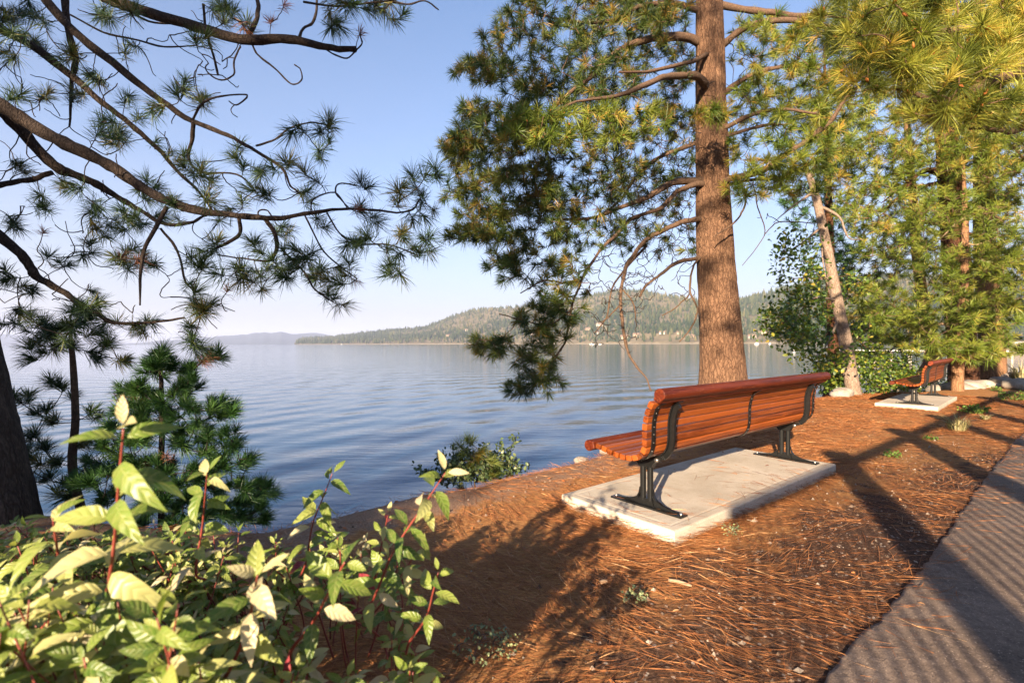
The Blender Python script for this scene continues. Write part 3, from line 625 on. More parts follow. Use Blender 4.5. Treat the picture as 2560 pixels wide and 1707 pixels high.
#PARTB
# ------------------------------------------------------------------ left pine (shaded, reaching in over the lake)
def left_pine():
    t = Tree('pine_tree', (-3.90, 3.5, gz1(-3.90, 3.5)-.05), 'dark shaded pine at the left edge with long bare branches over the lake', group='pines along the shore')
    t.trunk([(-3.90, 3.5, -.4), (-3.93, 3.5, .15), (-4.10, 3.5, 1.3), (-4.42, 3.6, 3.2), (-4.8, 3.8, 6), (-5.0, 3.9, 9)], [.46, .39, .31, .26, .22, .17], M['bark_left'], 48, .018, 14)
    L = [([(-200, 330, 74), (-60, 440, 70), (100, 540, 62), (300, 660, 55), (500, 760, 50), (640, 850, 46), (760, 920, 42), (900, 960, 36), (1090, 990, 28), (1260, 1003, 22), (1400, 985, 18), (1560, 960, 14), (1720, 965, 11), (1880, 968, 9), (1935, 915, 7)], 3.7, 3.9),
         ([(-40, 450, 52), (20, 520, 52), (120, 620, 48), (250, 760, 44), (330, 800, 36), (450, 850, 32), (560, 920, 26), (640, 960, 20), (760, 1030, 16), (880, 1020, 14), (950, 990, 10)], 3.9, 4.6),
         ([(60, -330, 56), (300, -120, 54), (480, -20, 50), (700, 60, 50), (900, 120, 46), (1110, 185, 44), (1330, 180, 36), (1500, 215, 30), (1640, 232, 26)], 3.9, 3.7),
         ([(0, -300, 44), (120, -120, 42), (220, 10, 40), (350, 140, 38), (520, 290, 34), (700, 430, 28), (890, 560, 24), (1050, 620, 18), (1180, 700, 15), (1300, 770, 12), (1330, 840, 9), (1370, 890, 7)], 4.3, 3.7),
         ([(-150, 60, 42), (0, 130, 38), (150, 210, 34), (320, 340, 32), (450, 450, 28), (600, 570, 24), (720, 680, 20), (800, 770, 16), (900, 860, 13), (980, 960, 10)], 4.1, 4.7),
         ([(-120, 980, 44), (0, 1080, 42), (120, 1190, 40), (170, 1270, 36), (300, 1350, 28), (420, 1420, 22), (520, 1480, 17), (700, 1480, 12), (850, 1460, 9)], 3.8, 4.1),
         ([(290, -140, 34), (300, -20, 30), (320, 150, 28), (350, 290, 26), (330, 400, 16), (325, 580, 9)], 4.7, 4.8),
         ([(-80, 870, 26), (0, 850, 26), (120, 825, 24), (250, 790, 22)], 3.9, 4.0),
         ([(890, 560, 20), (885, 640, 18), (870, 730, 14), (930, 790, 10), (1090, 800, 8), (1180, 880, 7)], 3.95, 4.2),
         ([(1100, 1000, 18), (1105, 1070, 18), (1060, 1110, 16), (980, 1150, 12)], 3.82, 4.0), ([(1220, 1005, 22), (1270, 1090, 20), (1270, 1160, 18), (1230, 1200, 12), (1120, 1190, 8), (1000, 1170, 7)], 3.83, 4.0),
         ([(1500, 970, 9), (1560, 1070, 8), (1660, 1120, 8), (1780, 1125, 7), (1920, 1170, 6)], 3.87, 3.7), ([(1400, 985, 8), (1480, 1140, 8), (1560, 1220, 7), (1640, 1280, 6)], 3.87, 3.6),
         ([(1190, 1010, 8), (1190, 970, 7), (1230, 965, 7), (1260, 1010, 6)], 3.8, 3.9), ([(1430, 980, 7), (1440, 920, 7), (1540, 885, 7), (1600, 960, 6)], 3.86, 3.7), ([(1600, 950, 7), (1545, 890, 7), (1560, 845, 7), (1640, 855, 6)], 3.9, 4.0),
         ([(1300, 1150, 12), (1400, 1250, 10), (1450, 1330, 8), (1530, 1385, 7)], 3.9, 3.75), ([(770, 950, 20), (720, 1040, 18), (660, 1160, 15), (645, 1290, 12), (645, 1400, 7)], 3.75, 3.6),
         ([(740, 1050, 12), (820, 1160, 11), (850, 1290, 9), (890, 1330, 7)], 3.75, 3.7), ([(1150, 160, 22), (1185, 90, 20), (1190, 10, 18), (1185, -80, 16)], 3.8, 4.1), ([(890, 550, 10), (940, 470, 10), (1040, 440, 8), (1130, 435, 7), (1135, 450, 7), (1090, 485, 6), (1055, 465, 5)], 3.95, 4.0),
         ([(1165, 200, 10), (1185, 250, 9), (1260, 310, 8), (1340, 385, 7), (1390, 370, 7), (1385, 320, 6), (1355, 295, 5)], 3.8, 3.7), ([(1110, 215, 8), (1080, 280, 8), (1075, 345, 7), (1020, 368, 7), (960, 335, 7), (950, 305, 6), (962, 290, 5)], 3.8, 3.7),
         ([(940, 20, 12), (950, 130, 12), (980, 240, 11), (1005, 345, 10)], 3.9, 4.0), ([(1180, 670, 10), (1270, 640, 9), (1330, 590, 8), (1430, 562, 7), (1500, 575, 6)], 3.8, 3.7), ([(1640, 235, 8), (1600, 268, 7), (1540, 250, 7), (1490, 220, 7)], 3.7, 3.8), ([(1640, 235, 8), (1665, 200, 7), (1660, 150, 6)], 3.7, 3.6),
         ([(1380, 180, 14), (1400, 130, 13), (1440, 110, 12), (1460, 40, 11), (1465, -60, 10)], 3.75, 4.0), ([(560, 25, 10), (690, 100, 9), (830, 108, 8)], 3.85, 4.1), ([(330, 70, 9), (480, 150, 9), (620, 180, 8), (760, 215, 8), (900, 210, 6)], 4.3, 4.4), ([(1400, 10, 10), (1560, 30, 9), (1720, 10, 8), (1900, -10, 7)], 3.6, 3.5),
         ([(1810, 10, 9), (1880, 22, 8), (1960, 5, 7), (2020, 45, 6)], 3.5, 3.4)]
    for i, (pts, a, b) in enumerate(L):
        P, R = c1p(pts, a, b); t.limb(P, R, M['limb_dark'], 10 if pts[0][2] > 25 else 6, .03 if pts[0][2] > 20 else .012)
    G_ = [(850, 410), (930, 470), (580, 230), (700, 520), (600, 440), (1080, 720), (1340, 610), (1520, 580), (1470, 690), (1200, 800), (1220, 880), (1310, 740), (1380, 890), (1450, 830), (980, 820), (1700, 860), (1900, 850), (1960, 800), (1830, 880), (1660, 940), (1940, 930), (1980, 1090), (1930, 1160), (1740, 1020), (1850, 1060), (1780, 1140), (1590, 1130), (1500, 1040), (1600, 1200), (1790, 1250), (1540, 1370), (1450, 1280), (1350, 1190), (1290, 1270), (1200, 1270), (1160, 1110), (1100, 1230), (1150, 1290), (1310, 1040), (880, 1180), (930, 1220), (980, 1150), (1060, 960), (980, 930), (900, 1340), (720, 1210), (640, 1200), (660, 1030), (600, 1010), (560, 1060), (580, 1150), (440, 940), (430, 1160), (450, 1050), (300, 860), (200, 950), (130, 800), (60, 1010), (100, 430), (60, 150), (160, 190), (200, 450), (330, 240), (420, 340), (380, 430), (480, 60), (600, 50), (1000, 50), (1080, 60), (900, 180), (1560, 120), (1860, 60), (1800, 10), (1620, 20), (900, 1400), (890, 1500), (930, 1420), (880, 1560), (700, 1480), (450, 1380), (380, 1420), (330, 1520), (280, 1500), (230, 1540), (40, 1280), (150, 1330), (780, 700), (840, 760), (720, 860), (800, 920), (270, 1200), (560, 620), (470, 560), (520, 660), (1480, 1250), (1560, 1300), (1400, 1180), (760, 1000), (690, 920), (520, 1180), (100, 60), (140, 20), (20, 90), (200, 90), (30, 240), (1900, 1010), (1690, 1080), (1250, 1190), (480, 1490), (620, 1500), (140, 1450), (60, 1480), (1740, 40), (1520, 60), (1040, 20)]
    T = []
    for i, (x, y) in enumerate(G_):
        d = 3.75+.35*math.sin(i*1.7)+(.45 if x < 800 else .0)*(.3+.7*random.random()); T.append(atn(x/1.8375, y/1.8375, d))
        for _ in range(2 if random.random() < .6 else 1): T.append(atn((x+random.uniform(-60, 60))/1.8375, (y+random.uniform(-50, 50))/1.8375, d+random.uniform(-.2, .3)))
    T = np.array(T); A = t.grow(T, M['twig_dark'], .0028, .0045, .38, droop=.16, skip_trunk=True, npt=9)
    A = unit(A+np.array([0, 0, .12]))
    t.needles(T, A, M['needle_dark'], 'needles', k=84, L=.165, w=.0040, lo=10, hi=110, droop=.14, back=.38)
    B = np.array([atn(random.uniform(-40, 1250)/1.8375, random.uniform(40, 1560)/1.8375, random.uniform(3.6, 5.0)) for _ in range(170)]); B = B[[i for i, p in enumerate(B) if (p[0]/p[1] < -.55 or random.random() < .45)]]
    t.grow(B, M['twig_dark'], .0034, .006, .55, droop=.05, skip_trunk=True, name='bare_twigs', npt=10)
    Rd = np.array([atn(x/1.8375, y/1.8375, 3.75) for x, y in [(1640, 960), (1640, 1290), (1050, 1330), (200, 1060), (1660, 150), (1310, 20), (1250, 100), (1130, 130), (640, 1190), (560, 1180)]])
    Ad = t.grow(Rd, M['twig_dark'], .0028, .004, .3, name='dead_twigs'); o = t.needles(Rd, Ad, M['needle_dead'], 'dead_needles', k=50, L=.12, w=.0034, lo=10, hi=110, droop=.2); o['label'] = 'reddish dead needle tufts'
left_pine()
# ------------------------------------------------------------------ two saplings below the bank
def saplings():
    c3 = lambda x, y, d: atn(x/1.836, 853+y/1.836, d)
    b = (-3.62, 4.3, gz1(-3.62, 4.3)-.1)
    t = Tree('pine_sapling', b, 'thin open pine sapling with bare grey stem beside the left pine', 'pine sapling', 'pine saplings under the bank')
    t.trunk([b, c3(335, 620, 4.3), c3(345, 350, 4.3), c3(335, 100, 4.3), c3(325, 0, 4.3), c3(325, -120, 4.3)], [.038, .034, .028, .023, .018, .006], M['limb_brown'], 10, .002, 6)
    T0 = [(150, 80), (250, 40), (420, 50), (560, 90), (270, 200), (480, 20), (130, 270), (60, 250), (170, 330), (160, 430), (130, 500), (230, 370), (200, 480), (420, 320), (330, 250), (180, 560), (200, 640), (260, 700), (370, 470), (300, -60), (380, -90), (230, -40), (450, -40), (330, -140), (180, 10), (330, 20), (200, -80), (420, -120), (260, 560), (300, 640), (120, 620), (400, 600), (330, 700)]
    T = np.array([c3(x+random.uniform(-45, 45)*q, y+random.uniform(-35, 35)*q, 4.3+random.uniform(-.35, .35)) for x, y in T0 for q in (0, 1)]); A = t.grow(T, M['twig_dark'], .003, .006, .25, droop=.15)
    t.needles(T, unit(A+np.array([0, 0, .5])), M['needle_dark'], k=120, L=.17, w=.0042, lo=10, hi=95, droop=.16)
    b = (-2.95, 4.15, gz1(-2.95, 4.15)-.1)
    t = Tree('pine_sapling', b, 'bushy dark green young pine with drooping lower boughs by the water', 'pine sapling', 'pine saplings under the bank')
    t.trunk([b, c3(735, 640, 4.15), c3(742, 420, 4.15), c3(740, 200, 4.15), c3(735, 110, 4.15), c3(733, 40, 4.15)], [.026, .023, .020, .016, .012, .005], M['limb_dark'], 10, .002, 6)
    T0 = [(730, 60), (700, 100), (760, 90), (690, 130), (770, 140), (860, 120), (980, 60), (580, 220), (620, 200), (720, 280), (850, 200), (880, 190), (820, 260), (980, 290), (1040, 310), (680, 330), (920, 380), (760, 400), (850, 420), (1050, 430), (600, 380), (500, 400), (640, 450), (950, 500), (1060, 500), (1130, 560), (880, 570), (560, 540), (430, 560), (500, 600), (620, 640), (740, 650), (820, 650), (980, 600), (1080, 640), (1180, 660), (1230, 680), (1000, 680), (1100, 740), (1190, 740), (900, 740), (800, 760), (940, 800), (1050, 800), (1220, 800), (680, 760), (420, 660), (330, 640), (640, 290), (560, 310), (790, 330), (700, 250), (880, 300), (820, 480), (700, 540), (760, 580), (920, 650), (860, 700), (1010, 560), (1150, 690), (990, 330), (930, 440), (660, 380), (560, 460), (480, 480), (620, 560), (760, 720), (700, 700), (560, 680), (500, 720), (640, 820), (760, 840), (860, 830), (1140, 800), (1000, 770)]
    T = []
    for x, y in T0:
        for _ in range(5): T.append(c3(x+random.uniform(-34, 34), y+random.uniform(-26, 26), 4.15+random.uniform(-.55, .55)*min(1, .25+y/500)))
    T = np.array(T); A = t.grow(T, M['twig_dark'], .003, .007, .22, droop=.16); A = unit(A+np.array([0, 0, .55]))
    t.needles(T, A, M['needle_young'], k=100, L=.135, w=.0044, lo=8, hi=85, droop=.05, back=.5)
    Td = np.array([c3(x, y, 4.05) for x, y in [(560, 270), (600, 262), (760, 520), (680, 560), (930, 90), (960, 70)]]); Ad = t.grow(Td, M['twig_dark'], .003, .004, .2, name='dead_twigs')
    t.needles(Td, Ad, M['needle_dead'], 'dead_needles', k=60, L=.13, w=.0036, lo=30, hi=130, droop=.2)
saplings()
# ------------------------------------------------------------------ main pine behind the bench
DM = 8.3
def main_pine():
    cx = lambda y, x: atn(1280+x/1.8375, y/1.8375, DM)
    bx = atn(1806, 1045, DM); base = (bx[0], DM, gz1(bx[0], DM)-.08)
    t = Tree('pine_tree', base, 'tall thick pine with sun-dappled brown trunk standing right behind the bench', group='pines along the shore')
    t.trunk([np.array([bx[0]+.02, DM, base[2]-.2]), np.array([bx[0], DM, .25]), cx(1740, 967), cx(1567, 959), cx(1200, 937), cx(900, 925), cx(600, 920), cx(300, 915), cx(0, 911), cx(-400, 906), cx(-900, 900), cx(-1800, 890)], [.50, .415, .368, .328, .288, .258, .238, .22, .2, .175, .14, .08], M['bark_main'], 96, .017, 30, 1.0)
    LL = [([(880, 200, 38), (800, 170, 36), (700, 170, 34), (560, 200, 30), (450, 270, 26), (380, 350, 20), (280, 420, 15), (180, 500, 9)], 8.3, 7.4), ([(900, 60, 30), (740, 20, 26), (600, 30, 22), (480, 90, 18), (300, 100, 12), (120, 60, 8)], 8.3, 7.8),
          ([(900, 400, 40), (870, 370, 38), (820, 345, 34), (720, 350, 28), (620, 390, 24), (480, 440, 18), (300, 470, 12), (120, 560, 8)], 8.2, 6.4), ([(900, 650, 24), (850, 660, 20), (760, 690, 18), (650, 740, 16), (560, 830, 14), (500, 920, 12), (400, 1000, 8)], 8.4, 9.0),
          ([(900, 820, 34), (860, 830, 32), (740, 840, 30), (620, 910, 24), (500, 950, 18), (360, 1000, 14), (150, 1010, 8)], 8.3, 7.5), ([(890, 850, 30), (840, 850, 26), (760, 880, 24), (680, 960, 20), (560, 1000, 16), (480, 1080, 14), (400, 1160, 14), (330, 1270, 12), (280, 1390, 11), (250, 1560, 9), (180, 1650, 6)], 8.2, 7.2),
          ([(900, 1000, 28), (850, 1010, 26), (780, 1020, 24), (690, 1060, 20), (600, 1120, 18), (540, 1200, 17), (505, 1300, 16), (500, 1420, 16), (515, 1560, 14), (545, 1640, 12), (600, 1720, 9), (640, 1790, 6)], 8.3, 7.0), ([(890, 1180, 20), (850, 1185, 18), (760, 1210, 16), (680, 1260, 14), (620, 1310, 12), (585, 1362, 10)], 8.3, 7.8),
          ([(870, 1180, 9), (830, 1230, 9), (815, 1330, 9), (850, 1420, 8), (830, 1500, 7), (770, 1570, 5)], 8.2, 7.7), ([(815, 1350, 7), (760, 1410, 6), (690, 1450, 5)], 7.9, 7.8), ([(330, 1270, 10), (250, 1300, 9), (150, 1290, 8), (40, 1350, 5)], 7.4, 7.1),
          ([(280, 1420, 9), (200, 1480, 8), (120, 1490, 7), (-60, 1440, 5)], 7.2, 6.9), ([(250, 1560, 8), (200, 1640, 7), (130, 1700, 5)], 7.2, 7.0), ([(620, 1130, 12), (470, 1300, 9), (440, 1440, 7), (380, 1530, 5)], 8.0, 7.5), ([(510, 1330, 8), (560, 1400, 7), (575, 1500, 4)], 7.4, 7.3), ([(500, 1400, 7), (440, 1460, 6), (400, 1480, 4)], 7.3, 7.2),
          ([(900, 250, 22), (800, 290, 18), (640, 330, 14), (500, 330, 10)], 8.1, 7.0), ([(930, -160, 36), (760, -130, 30), (560, -60, 24), (340, -10, 16), (100, -30, 8)], 8.3, 7.5),
          ([(950, 20, 30), (1100, 50, 28), (1200, 60, 26), (1330, 75, 22), (1500, 60, 12)], 8.3, 8.0), ([(950, 230, 34), (1040, 150, 32), (1120, 110, 30), (1250, 95, 28), (1400, 110, 22), (1500, 130, 16)], 8.3, 7.6), ([(950, 450, 28), (1060, 370, 24), (1180, 320, 20), (1300, 300, 14), (1420, 300, 8)], 8.3, 7.8),
          ([(960, 600, 22), (1100, 530, 20), (1250, 505, 16), (1400, 520, 9)], 8.2, 7.2), ([(960, 640, 16), (1150, 580, 14), (1280, 570, 8)], 8.2, 7.4), ([(950, 850, 32), (1000, 825, 30), (1130, 790, 28), (1250, 720, 26), (1350, 650, 24), (1450, 570, 20), (1540, 450, 16), (1620, 380, 10)], 8.2, 7.0), ([(960, 860, 18), (1100, 825, 14), (1260, 820, 9)], 8.2, 7.9),
          ([(1080, 870, 10), (1070, 960, 9), (1010, 1030, 7), (930, 1090, 5)], 8.0, 7.7), ([(1110, 830, 6), (1130, 950, 5), (1160, 1080, 4), (1060, 1220, 3)], 8.0, 7.9), ([(1160, 1080, 4), (1230, 1020, 5), (1400, 1030, 4)], 8.0, 8.4)]
    for pts, a, b in LL:
        P, R = c2p(pts, a, b); t.limb(P, R, M['limb_brown'], 9, .05)
    U = crown_above(bx[0], DM, 8.6, 17, 2.6, 420); A = unit(t.grow(U, M['twig_brown'], .005, .012, .3, name='upper_twigs')+np.array([0, 0, .4])); t.needles(U, A, M['needle_mid'], 'upper_needles', k=34, L=.24, w=.012, back=.5)
    # bare dead twigs round the lower trunk
    Tb = ell([(1500, 560, 110, 110, 60, 7.4, 9.0), (1560, 420, 60, 80, 25, 7.6, 9.0), (1390, 640, 60, 70, 20, 7, 8), (1420, 700, 40, 60, 14, 7, 7.4), (1740, 480, 40, 60, 10, 7.6, 8.6), (1400, 690, 75, 60, 34, 6.8, 7.8), (1440, 760, 40, 50, 16, 6.9, 7.4), (1370, 760, 30, 40, 10, 6.9, 7.4), (1350, 620, 50, 40, 16, 7, 7.8), (1480, 640, 60, 50, 16, 7.2, 8.4), (1450, 440, 80, 60, 26, 7.4, 9), (1590, 200, 60, 120, 25, 7.5, 9), (1700, 200, 60, 140, 25, 7.5, 9)])
    Tb = np.vstack([Tb, ell([(1470, 520, 120, 130, 110, 7.4, 9.4), (1540, 400, 60, 130, 46, 7.8, 9.4), (1420, 650, 80, 90, 40, 6.9, 8), (1700, 250, 40, 170, 26, 7.6, 9), (1560, 640, 40, 60, 14, 7.6, 8.6)])]); t.grow(Tb, M['twig_dark'], .0042, .008, .55, droop=.04, name='dead_twigs', npt=9)
    T = ell([(1300, 110, 125, 140, 120, 7.0, 9.2), (1430, 50, 130, 90, 70, 7.2, 9.2), (1240, 250, 90, 80, 60, 7, 8.4), (1110, 160, 75, 28, 34, 7.2, 8), (1170, 340, 140, 80, 105, 6.6, 8.4), (1170, 440, 120, 60, 75, 6.8, 8.4), (1330, 420, 120, 80, 65, 7, 8.8), (1230, 510, 110, 55, 55, 7, 8.2), (1080, 535, 60, 22, 24, 7, 7.8), (1180, 590, 60, 22, 16, 7, 7.8), (1290, 670, 60, 60, 22, 6.9, 7.8), (1240, 730, 60, 40, 22, 6.9, 7.6), (1130, 790, 45, 28, 22, 6.8, 7.4), (1230, 830, 50, 50, 24, 6.8, 7.5), (1200, 890, 35, 22, 10, 6.9, 7.3), (1550, 290, 80, 50, 26, 8.6, 9.8), (1540, 560, 60, 40, 12, 8.4, 9.6), (1500, 20, 100, 40, 40, 7.2, 9), (1400, 200, 80, 70, 45, 7.4, 9.2), (1060, 440, 40, 60, 14, 7, 7.6), (1050, 350, 30, 30, 12, 7, 7.6), (1440, 350, 100, 70, 35, 8.2, 9.6), (1510, 120, 90, 110, 60, 7.6, 9.8), (1540, 330, 70, 90, 26, 8.4, 10), (1420, 280, 90, 80, 36, 7.2, 9), (1160, 120, 60, 100, 30, 7.2, 8.6), (1100, 300, 60, 60, 20, 7, 8.2), (1250, 600, 60, 40, 8, 7, 8), (1210, 780, 70, 50, 14, 6.8, 7.6), (1570, 460, 40, 80, 12, 8.6, 9.8), (1310, 600, 50, 40, 9, 6.9, 7.8), (1290, 690, 50, 50, 9, 6.8, 7.7), (1190, 650, 40, 30, 7, 6.9, 7.6), (1360, 520, 80, 60, 24, 7.2, 8.6), (1260, 870, 36, 40, 9, 6.8, 7.4), (1310, 750, 30, 40, 7, 6.9, 7.5), (1120, 500, 50, 24, 14, 6.9, 7.8), (1150, 545, 70, 16, 12, 6.9, 7.6), (1150, 605, 40, 16, 9, 6.9, 7.5), (1060, 330, 50, 24, 16, 6.9, 7.6), (1100, 250, 50, 26, 14, 7, 7.8), (1440, 420, 90, 60, 26, 7.6, 9.6), (1530, 420, 60, 80, 20, 8.4, 9.8), (1440, 540, 80, 50, 16, 7.4, 9.2), (1560, 200, 40, 120, 24, 8.5, 9.8), (1480, 480, 100, 60, 16, 8.6, 9.6), (1200, 20, 40, 30, 12, 7.5, 8.4)], 1.55)
    A = t.grow(T, M['twig_brown'], .0042, .008, .4, droop=.06); A = unit(A+np.array([0, 0, .3]))
    t.needles(T, A, M['needle_mid'], k=54, L=.205, w=.0076, lo=10, hi=105, droop=.12, back=.35)
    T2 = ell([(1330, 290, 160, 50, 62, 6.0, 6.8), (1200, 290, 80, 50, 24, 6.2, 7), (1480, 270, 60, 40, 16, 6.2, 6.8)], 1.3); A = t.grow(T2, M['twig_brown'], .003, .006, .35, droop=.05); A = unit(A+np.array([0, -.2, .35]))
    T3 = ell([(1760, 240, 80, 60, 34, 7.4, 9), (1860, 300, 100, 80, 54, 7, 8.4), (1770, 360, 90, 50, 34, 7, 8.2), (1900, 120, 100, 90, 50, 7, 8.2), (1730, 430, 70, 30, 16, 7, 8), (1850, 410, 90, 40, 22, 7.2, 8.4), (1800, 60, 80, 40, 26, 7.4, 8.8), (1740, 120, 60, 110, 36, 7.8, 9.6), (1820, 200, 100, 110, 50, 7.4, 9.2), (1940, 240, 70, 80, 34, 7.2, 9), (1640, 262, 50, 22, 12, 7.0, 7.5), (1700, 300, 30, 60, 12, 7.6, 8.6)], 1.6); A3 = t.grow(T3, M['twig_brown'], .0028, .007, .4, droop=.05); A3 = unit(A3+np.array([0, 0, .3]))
    t.needles(np.vstack([T2, T3]), np.vstack([A, A3]), M['needle_sunlit'], 'sunlit_needles', k=52, L=.205, w=.0074, lo=10, hi=105, droop=.12, back=.35)
    t.buds(T2[::3], A[::3], M['bud'], .010, .04)
main_pine()
# ------------------------------------------------------------------ overhanging pine at the upper right
def overhang_pine():
    base = (9.6, 3.6, gz1(9.6, 3.6)-.1)
    t = Tree('pine_tree', base, 'pine leaning in from beyond the right edge with golden long-needled boughs overhead', group='pines along the shore')
    t.trunk([(9.6, 3.6, -.2), (9.55, 3.65, 3), (9.5, 3.7, 7), (9.5, 3.7, 13)], [.42, .34, .28, .15], M['bark_red'], 28, .012, 10)
    for pts, r in (([(9.5, 3.7, 6.2), (8.0, 4.0, 5.9), (6.0, 4.2, 5.3), at(2360, 40, 4.3), at(2230, 60, 4.2), at(2080, 90, 4.3), at(1960, 60, 4.6)], [.10, .085, .065, .045, .035, .024, .012]), ([(9.5, 3.7, 5.6), (7.6, 3.9, 5.0), at(2400, 150, 4.3), at(2300, 180, 4.0), at(2180, 225, 4.1), at(2060, 200, 4.4)], [.09, .07, .05, .038, .026, .012]),
                   ([(9.5, 3.7, 6.8), (7, 4.4, 6.4), at(2300, -60, 4.8), at(2120, -20, 4.8), at(1990, 0, 5)], [.1, .075, .05, .03, .014]), ([(9.5, 3.7, 5.0), (7.2, 4.2, 4.4), at(2420, 260, 4.8), at(2300, 300, 4.6), at(2230, 290, 4.6)], [.08, .06, .04, .022, .01])):
        t.limb(r and pts, r, M['limb_brown'], 9, .08)
    T = ell([(2150, 70, 220, 100, 92, 3.7, 4.9), (2240, 190, 120, 85, 44, 3.6, 4.6), (2030, 150, 120, 80, 40, 3.9, 5.0), (1960, 50, 80, 60, 26, 4.2, 5.2), (2320, 60, 60, 90, 30, 3.8, 4.8), (2330, 260, 40, 40, 10, 4.2, 4.8), (2160, 250, 70, 40, 12, 4, 4.8), (2400, 120, 60, 160, 20, 4, 5)], 1.55)
    T = np.vstack([T, np.stack([RNG.uniform(5.6, 9.2, 60), RNG.normal(4.1, .35, 60), RNG.normal(6.0, .45, 60)], -1), crown_above(9.5, 3.7, 8.5, 14, 1.8, 150)])
    A = t.grow(T, M['twig_brown'], .004, .008, .35, droop=.04, skip_trunk=False); A = unit(A+np.array([-.1, -.25, .55]))
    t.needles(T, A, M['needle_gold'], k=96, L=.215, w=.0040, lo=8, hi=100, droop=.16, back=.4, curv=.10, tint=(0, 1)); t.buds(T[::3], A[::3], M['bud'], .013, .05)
overhang_pine()
# ------------------------------------------------------------------ trees at the right by the far bench
def g_at(nx, ny, extra=0):
    d = 1.3*FPX/(ny-(858.5-ROLL*(nx-1280))); p = atn(nx, ny, d); return p[0], p[1]
def right_trees():
    lean = lambda b, pts: pts
    def trunkpts(b, tops, d):       # tops: traced (disp x, disp y)
        return [np.array([b[0], b[1], gz1(b[0], b[1])-.3])]+[at(x, y, d) for x, y in tops]
    b = (13.55, 14.95); d = 14.95
    t = Tree('pine_tree', (b[0], b[1], gz1(*b)-.1), 'massive pine with dark red-brown trunk behind the far bench', group='pines along the shore')
    t.trunk(trunkpts(b, [(2212, 880), (2208, 780), (2200, 640), (2190, 500), (2182, 380), (2172, 260), (2160, 60), (2150, -300), (2140, -700)], d), [.40, .35, .34, .33, .31, .29, .26, .2, .15, .06], M['bark_red'], 32, .02, 12, .8)
    for k in range(16):
        y0 = RNG.uniform(150, 600); x0 = 2175; sx = RNG.choice([-1, 1]); ln = RNG.uniform(110, 240); dd = RNG.uniform(-2.2, 1.2)
        t.limb([at(x0, y0, d), at(x0+sx*ln*.35, y0+RNG.uniform(-30, 15), d+dd*.4), at(x0+sx*ln*.7, y0+RNG.uniform(-20, 50), d+dd*.8), at(x0+sx*ln, y0+RNG.uniform(0, 90), d+dd)], [.075, .055, .035, .012], M['bark_red'] if k % 2 else M['limb_brown'], 6, .15)
    T = ell([(2180, 300, 150, 90, 150, 12.3, 15), (2000, 380, 120, 70, 105, 12.5, 15), (2060, 480, 100, 60, 70, 12.5, 15.5), (2260, 350, 100, 70, 100, 12.5, 15), (2310, 420, 60, 60, 50, 13, 15), (1950, 300, 80, 60, 50, 12.5, 14.5), (2120, 400, 80, 60, 50, 13, 15.5), (2100, 220, 120, 50, 60, 12, 14.5)], 1.95)
    A = unit(t.grow(T, M['twig_brown'], .005, .012, .35, droop=.05)+np.array([0, -.1, .4])); t.needles(T, A, M['needle_sunlit'], k=34, L=.26, w=.012, lo=10, hi=105, back=.5, tint=(.1, 1))
    Tb = ell([(2060, 500, 110, 70, 40, 13, 15.5), (2130, 560, 60, 60, 26, 13, 15)]); t.grow(Tb, M['twig_dark'], .005, .013, .35, name='dead_twigs')
    U = crown_above(b[0], b[1], 9.5, 20, 2.8, 420); A = unit(t.grow(U, M['twig_brown'], .006, .014, .3, name='upper_twigs')+np.array([0, 0, .4])); t.needles(U, A, M['needle_sunlit'], 'upper_needles', k=30, L=.28, w=.015, back=.5)
    # slender sunlit pine in front of it
    b = (12.0, 13.25)
    t = Tree('pine_tree', (b[0], b[1], gz1(*b)-.1), 'slender young pine with sunlit tan trunk directly behind the far bench', group='pines along the shore'); d = b[1]
    t.trunk(trunkpts(b, [(2199, 880), (2204, 780), (2212, 690), (2216, 600), (2218, 500), (2216, 440), (2214, 360)], d), [.15, .135, .12, .105, .09, .07, .05, .015], M['bark_tan'], 16, .006, 8, 1)
    for pts in ([(2205, 780), (2180, 770), (2165, 800), (2160, 850)], [(2215, 700), (2240, 680), (2260, 690)], [(2214, 640), (2180, 650), (2140, 655)], [(2217, 560), (2250, 560), (2300, 540)], [(2216, 590), (2260, 600), (2300, 605)], [(2206, 760), (2160, 745), (2110, 755)], [(2205, 790), (2240, 790), (2290, 770)], [(2218, 500), (2190, 520), (2150, 560)], [(2204, 745), (2120, 735), (2070, 690)]):
        n = len(pts); t.limb([at(x, y, d-.5*i/n) for i, (x, y) in enumerate(pts)], [.032, .024, .018, .008], M['twig_pale'], 6, .05)
    T = ell([(2200, 490, 100, 60, 64, 11.5, 14.6), (2240, 620, 120, 60, 84, 11.5, 14.6), (2290, 560, 60, 60, 40, 11.5, 14), (2170, 720, 110, 50, 70, 11.5, 14), (2280, 720, 70, 55, 56, 11.5, 14), (2050, 690, 90, 55, 60, 12, 14.5), (2130, 610, 60, 50, 34, 12, 14.5), (2180, 790, 90, 28, 26, 12, 14), (2330, 650, 40, 80, 40, 11.5, 14), (2310, 790, 50, 30, 26, 12, 13.5), (2150, 800, 60, 30, 22, 12, 13.6), (2240, 810, 60, 26, 24, 11.8, 13.2), (2070, 760, 60, 40, 30, 12.4, 14.4), (2030, 560, 80, 50, 40, 12.4, 15), (2110, 520, 60, 50, 30, 12.4, 15), (1960, 480, 50, 50, 24, 12.5, 15)], 1.95)
    A = unit(t.grow(T, M['twig_brown'], .004, .012, .35, droop=.06)+np.array([0, -.1, .5])); t.needles(T, A, M['needle_sunlit'], k=36, L=.24, w=.011, lo=8, hi=100, back=.5, tint=(.15, .8))
    # second thick trunk further right
    b = g_at(2482, 957)
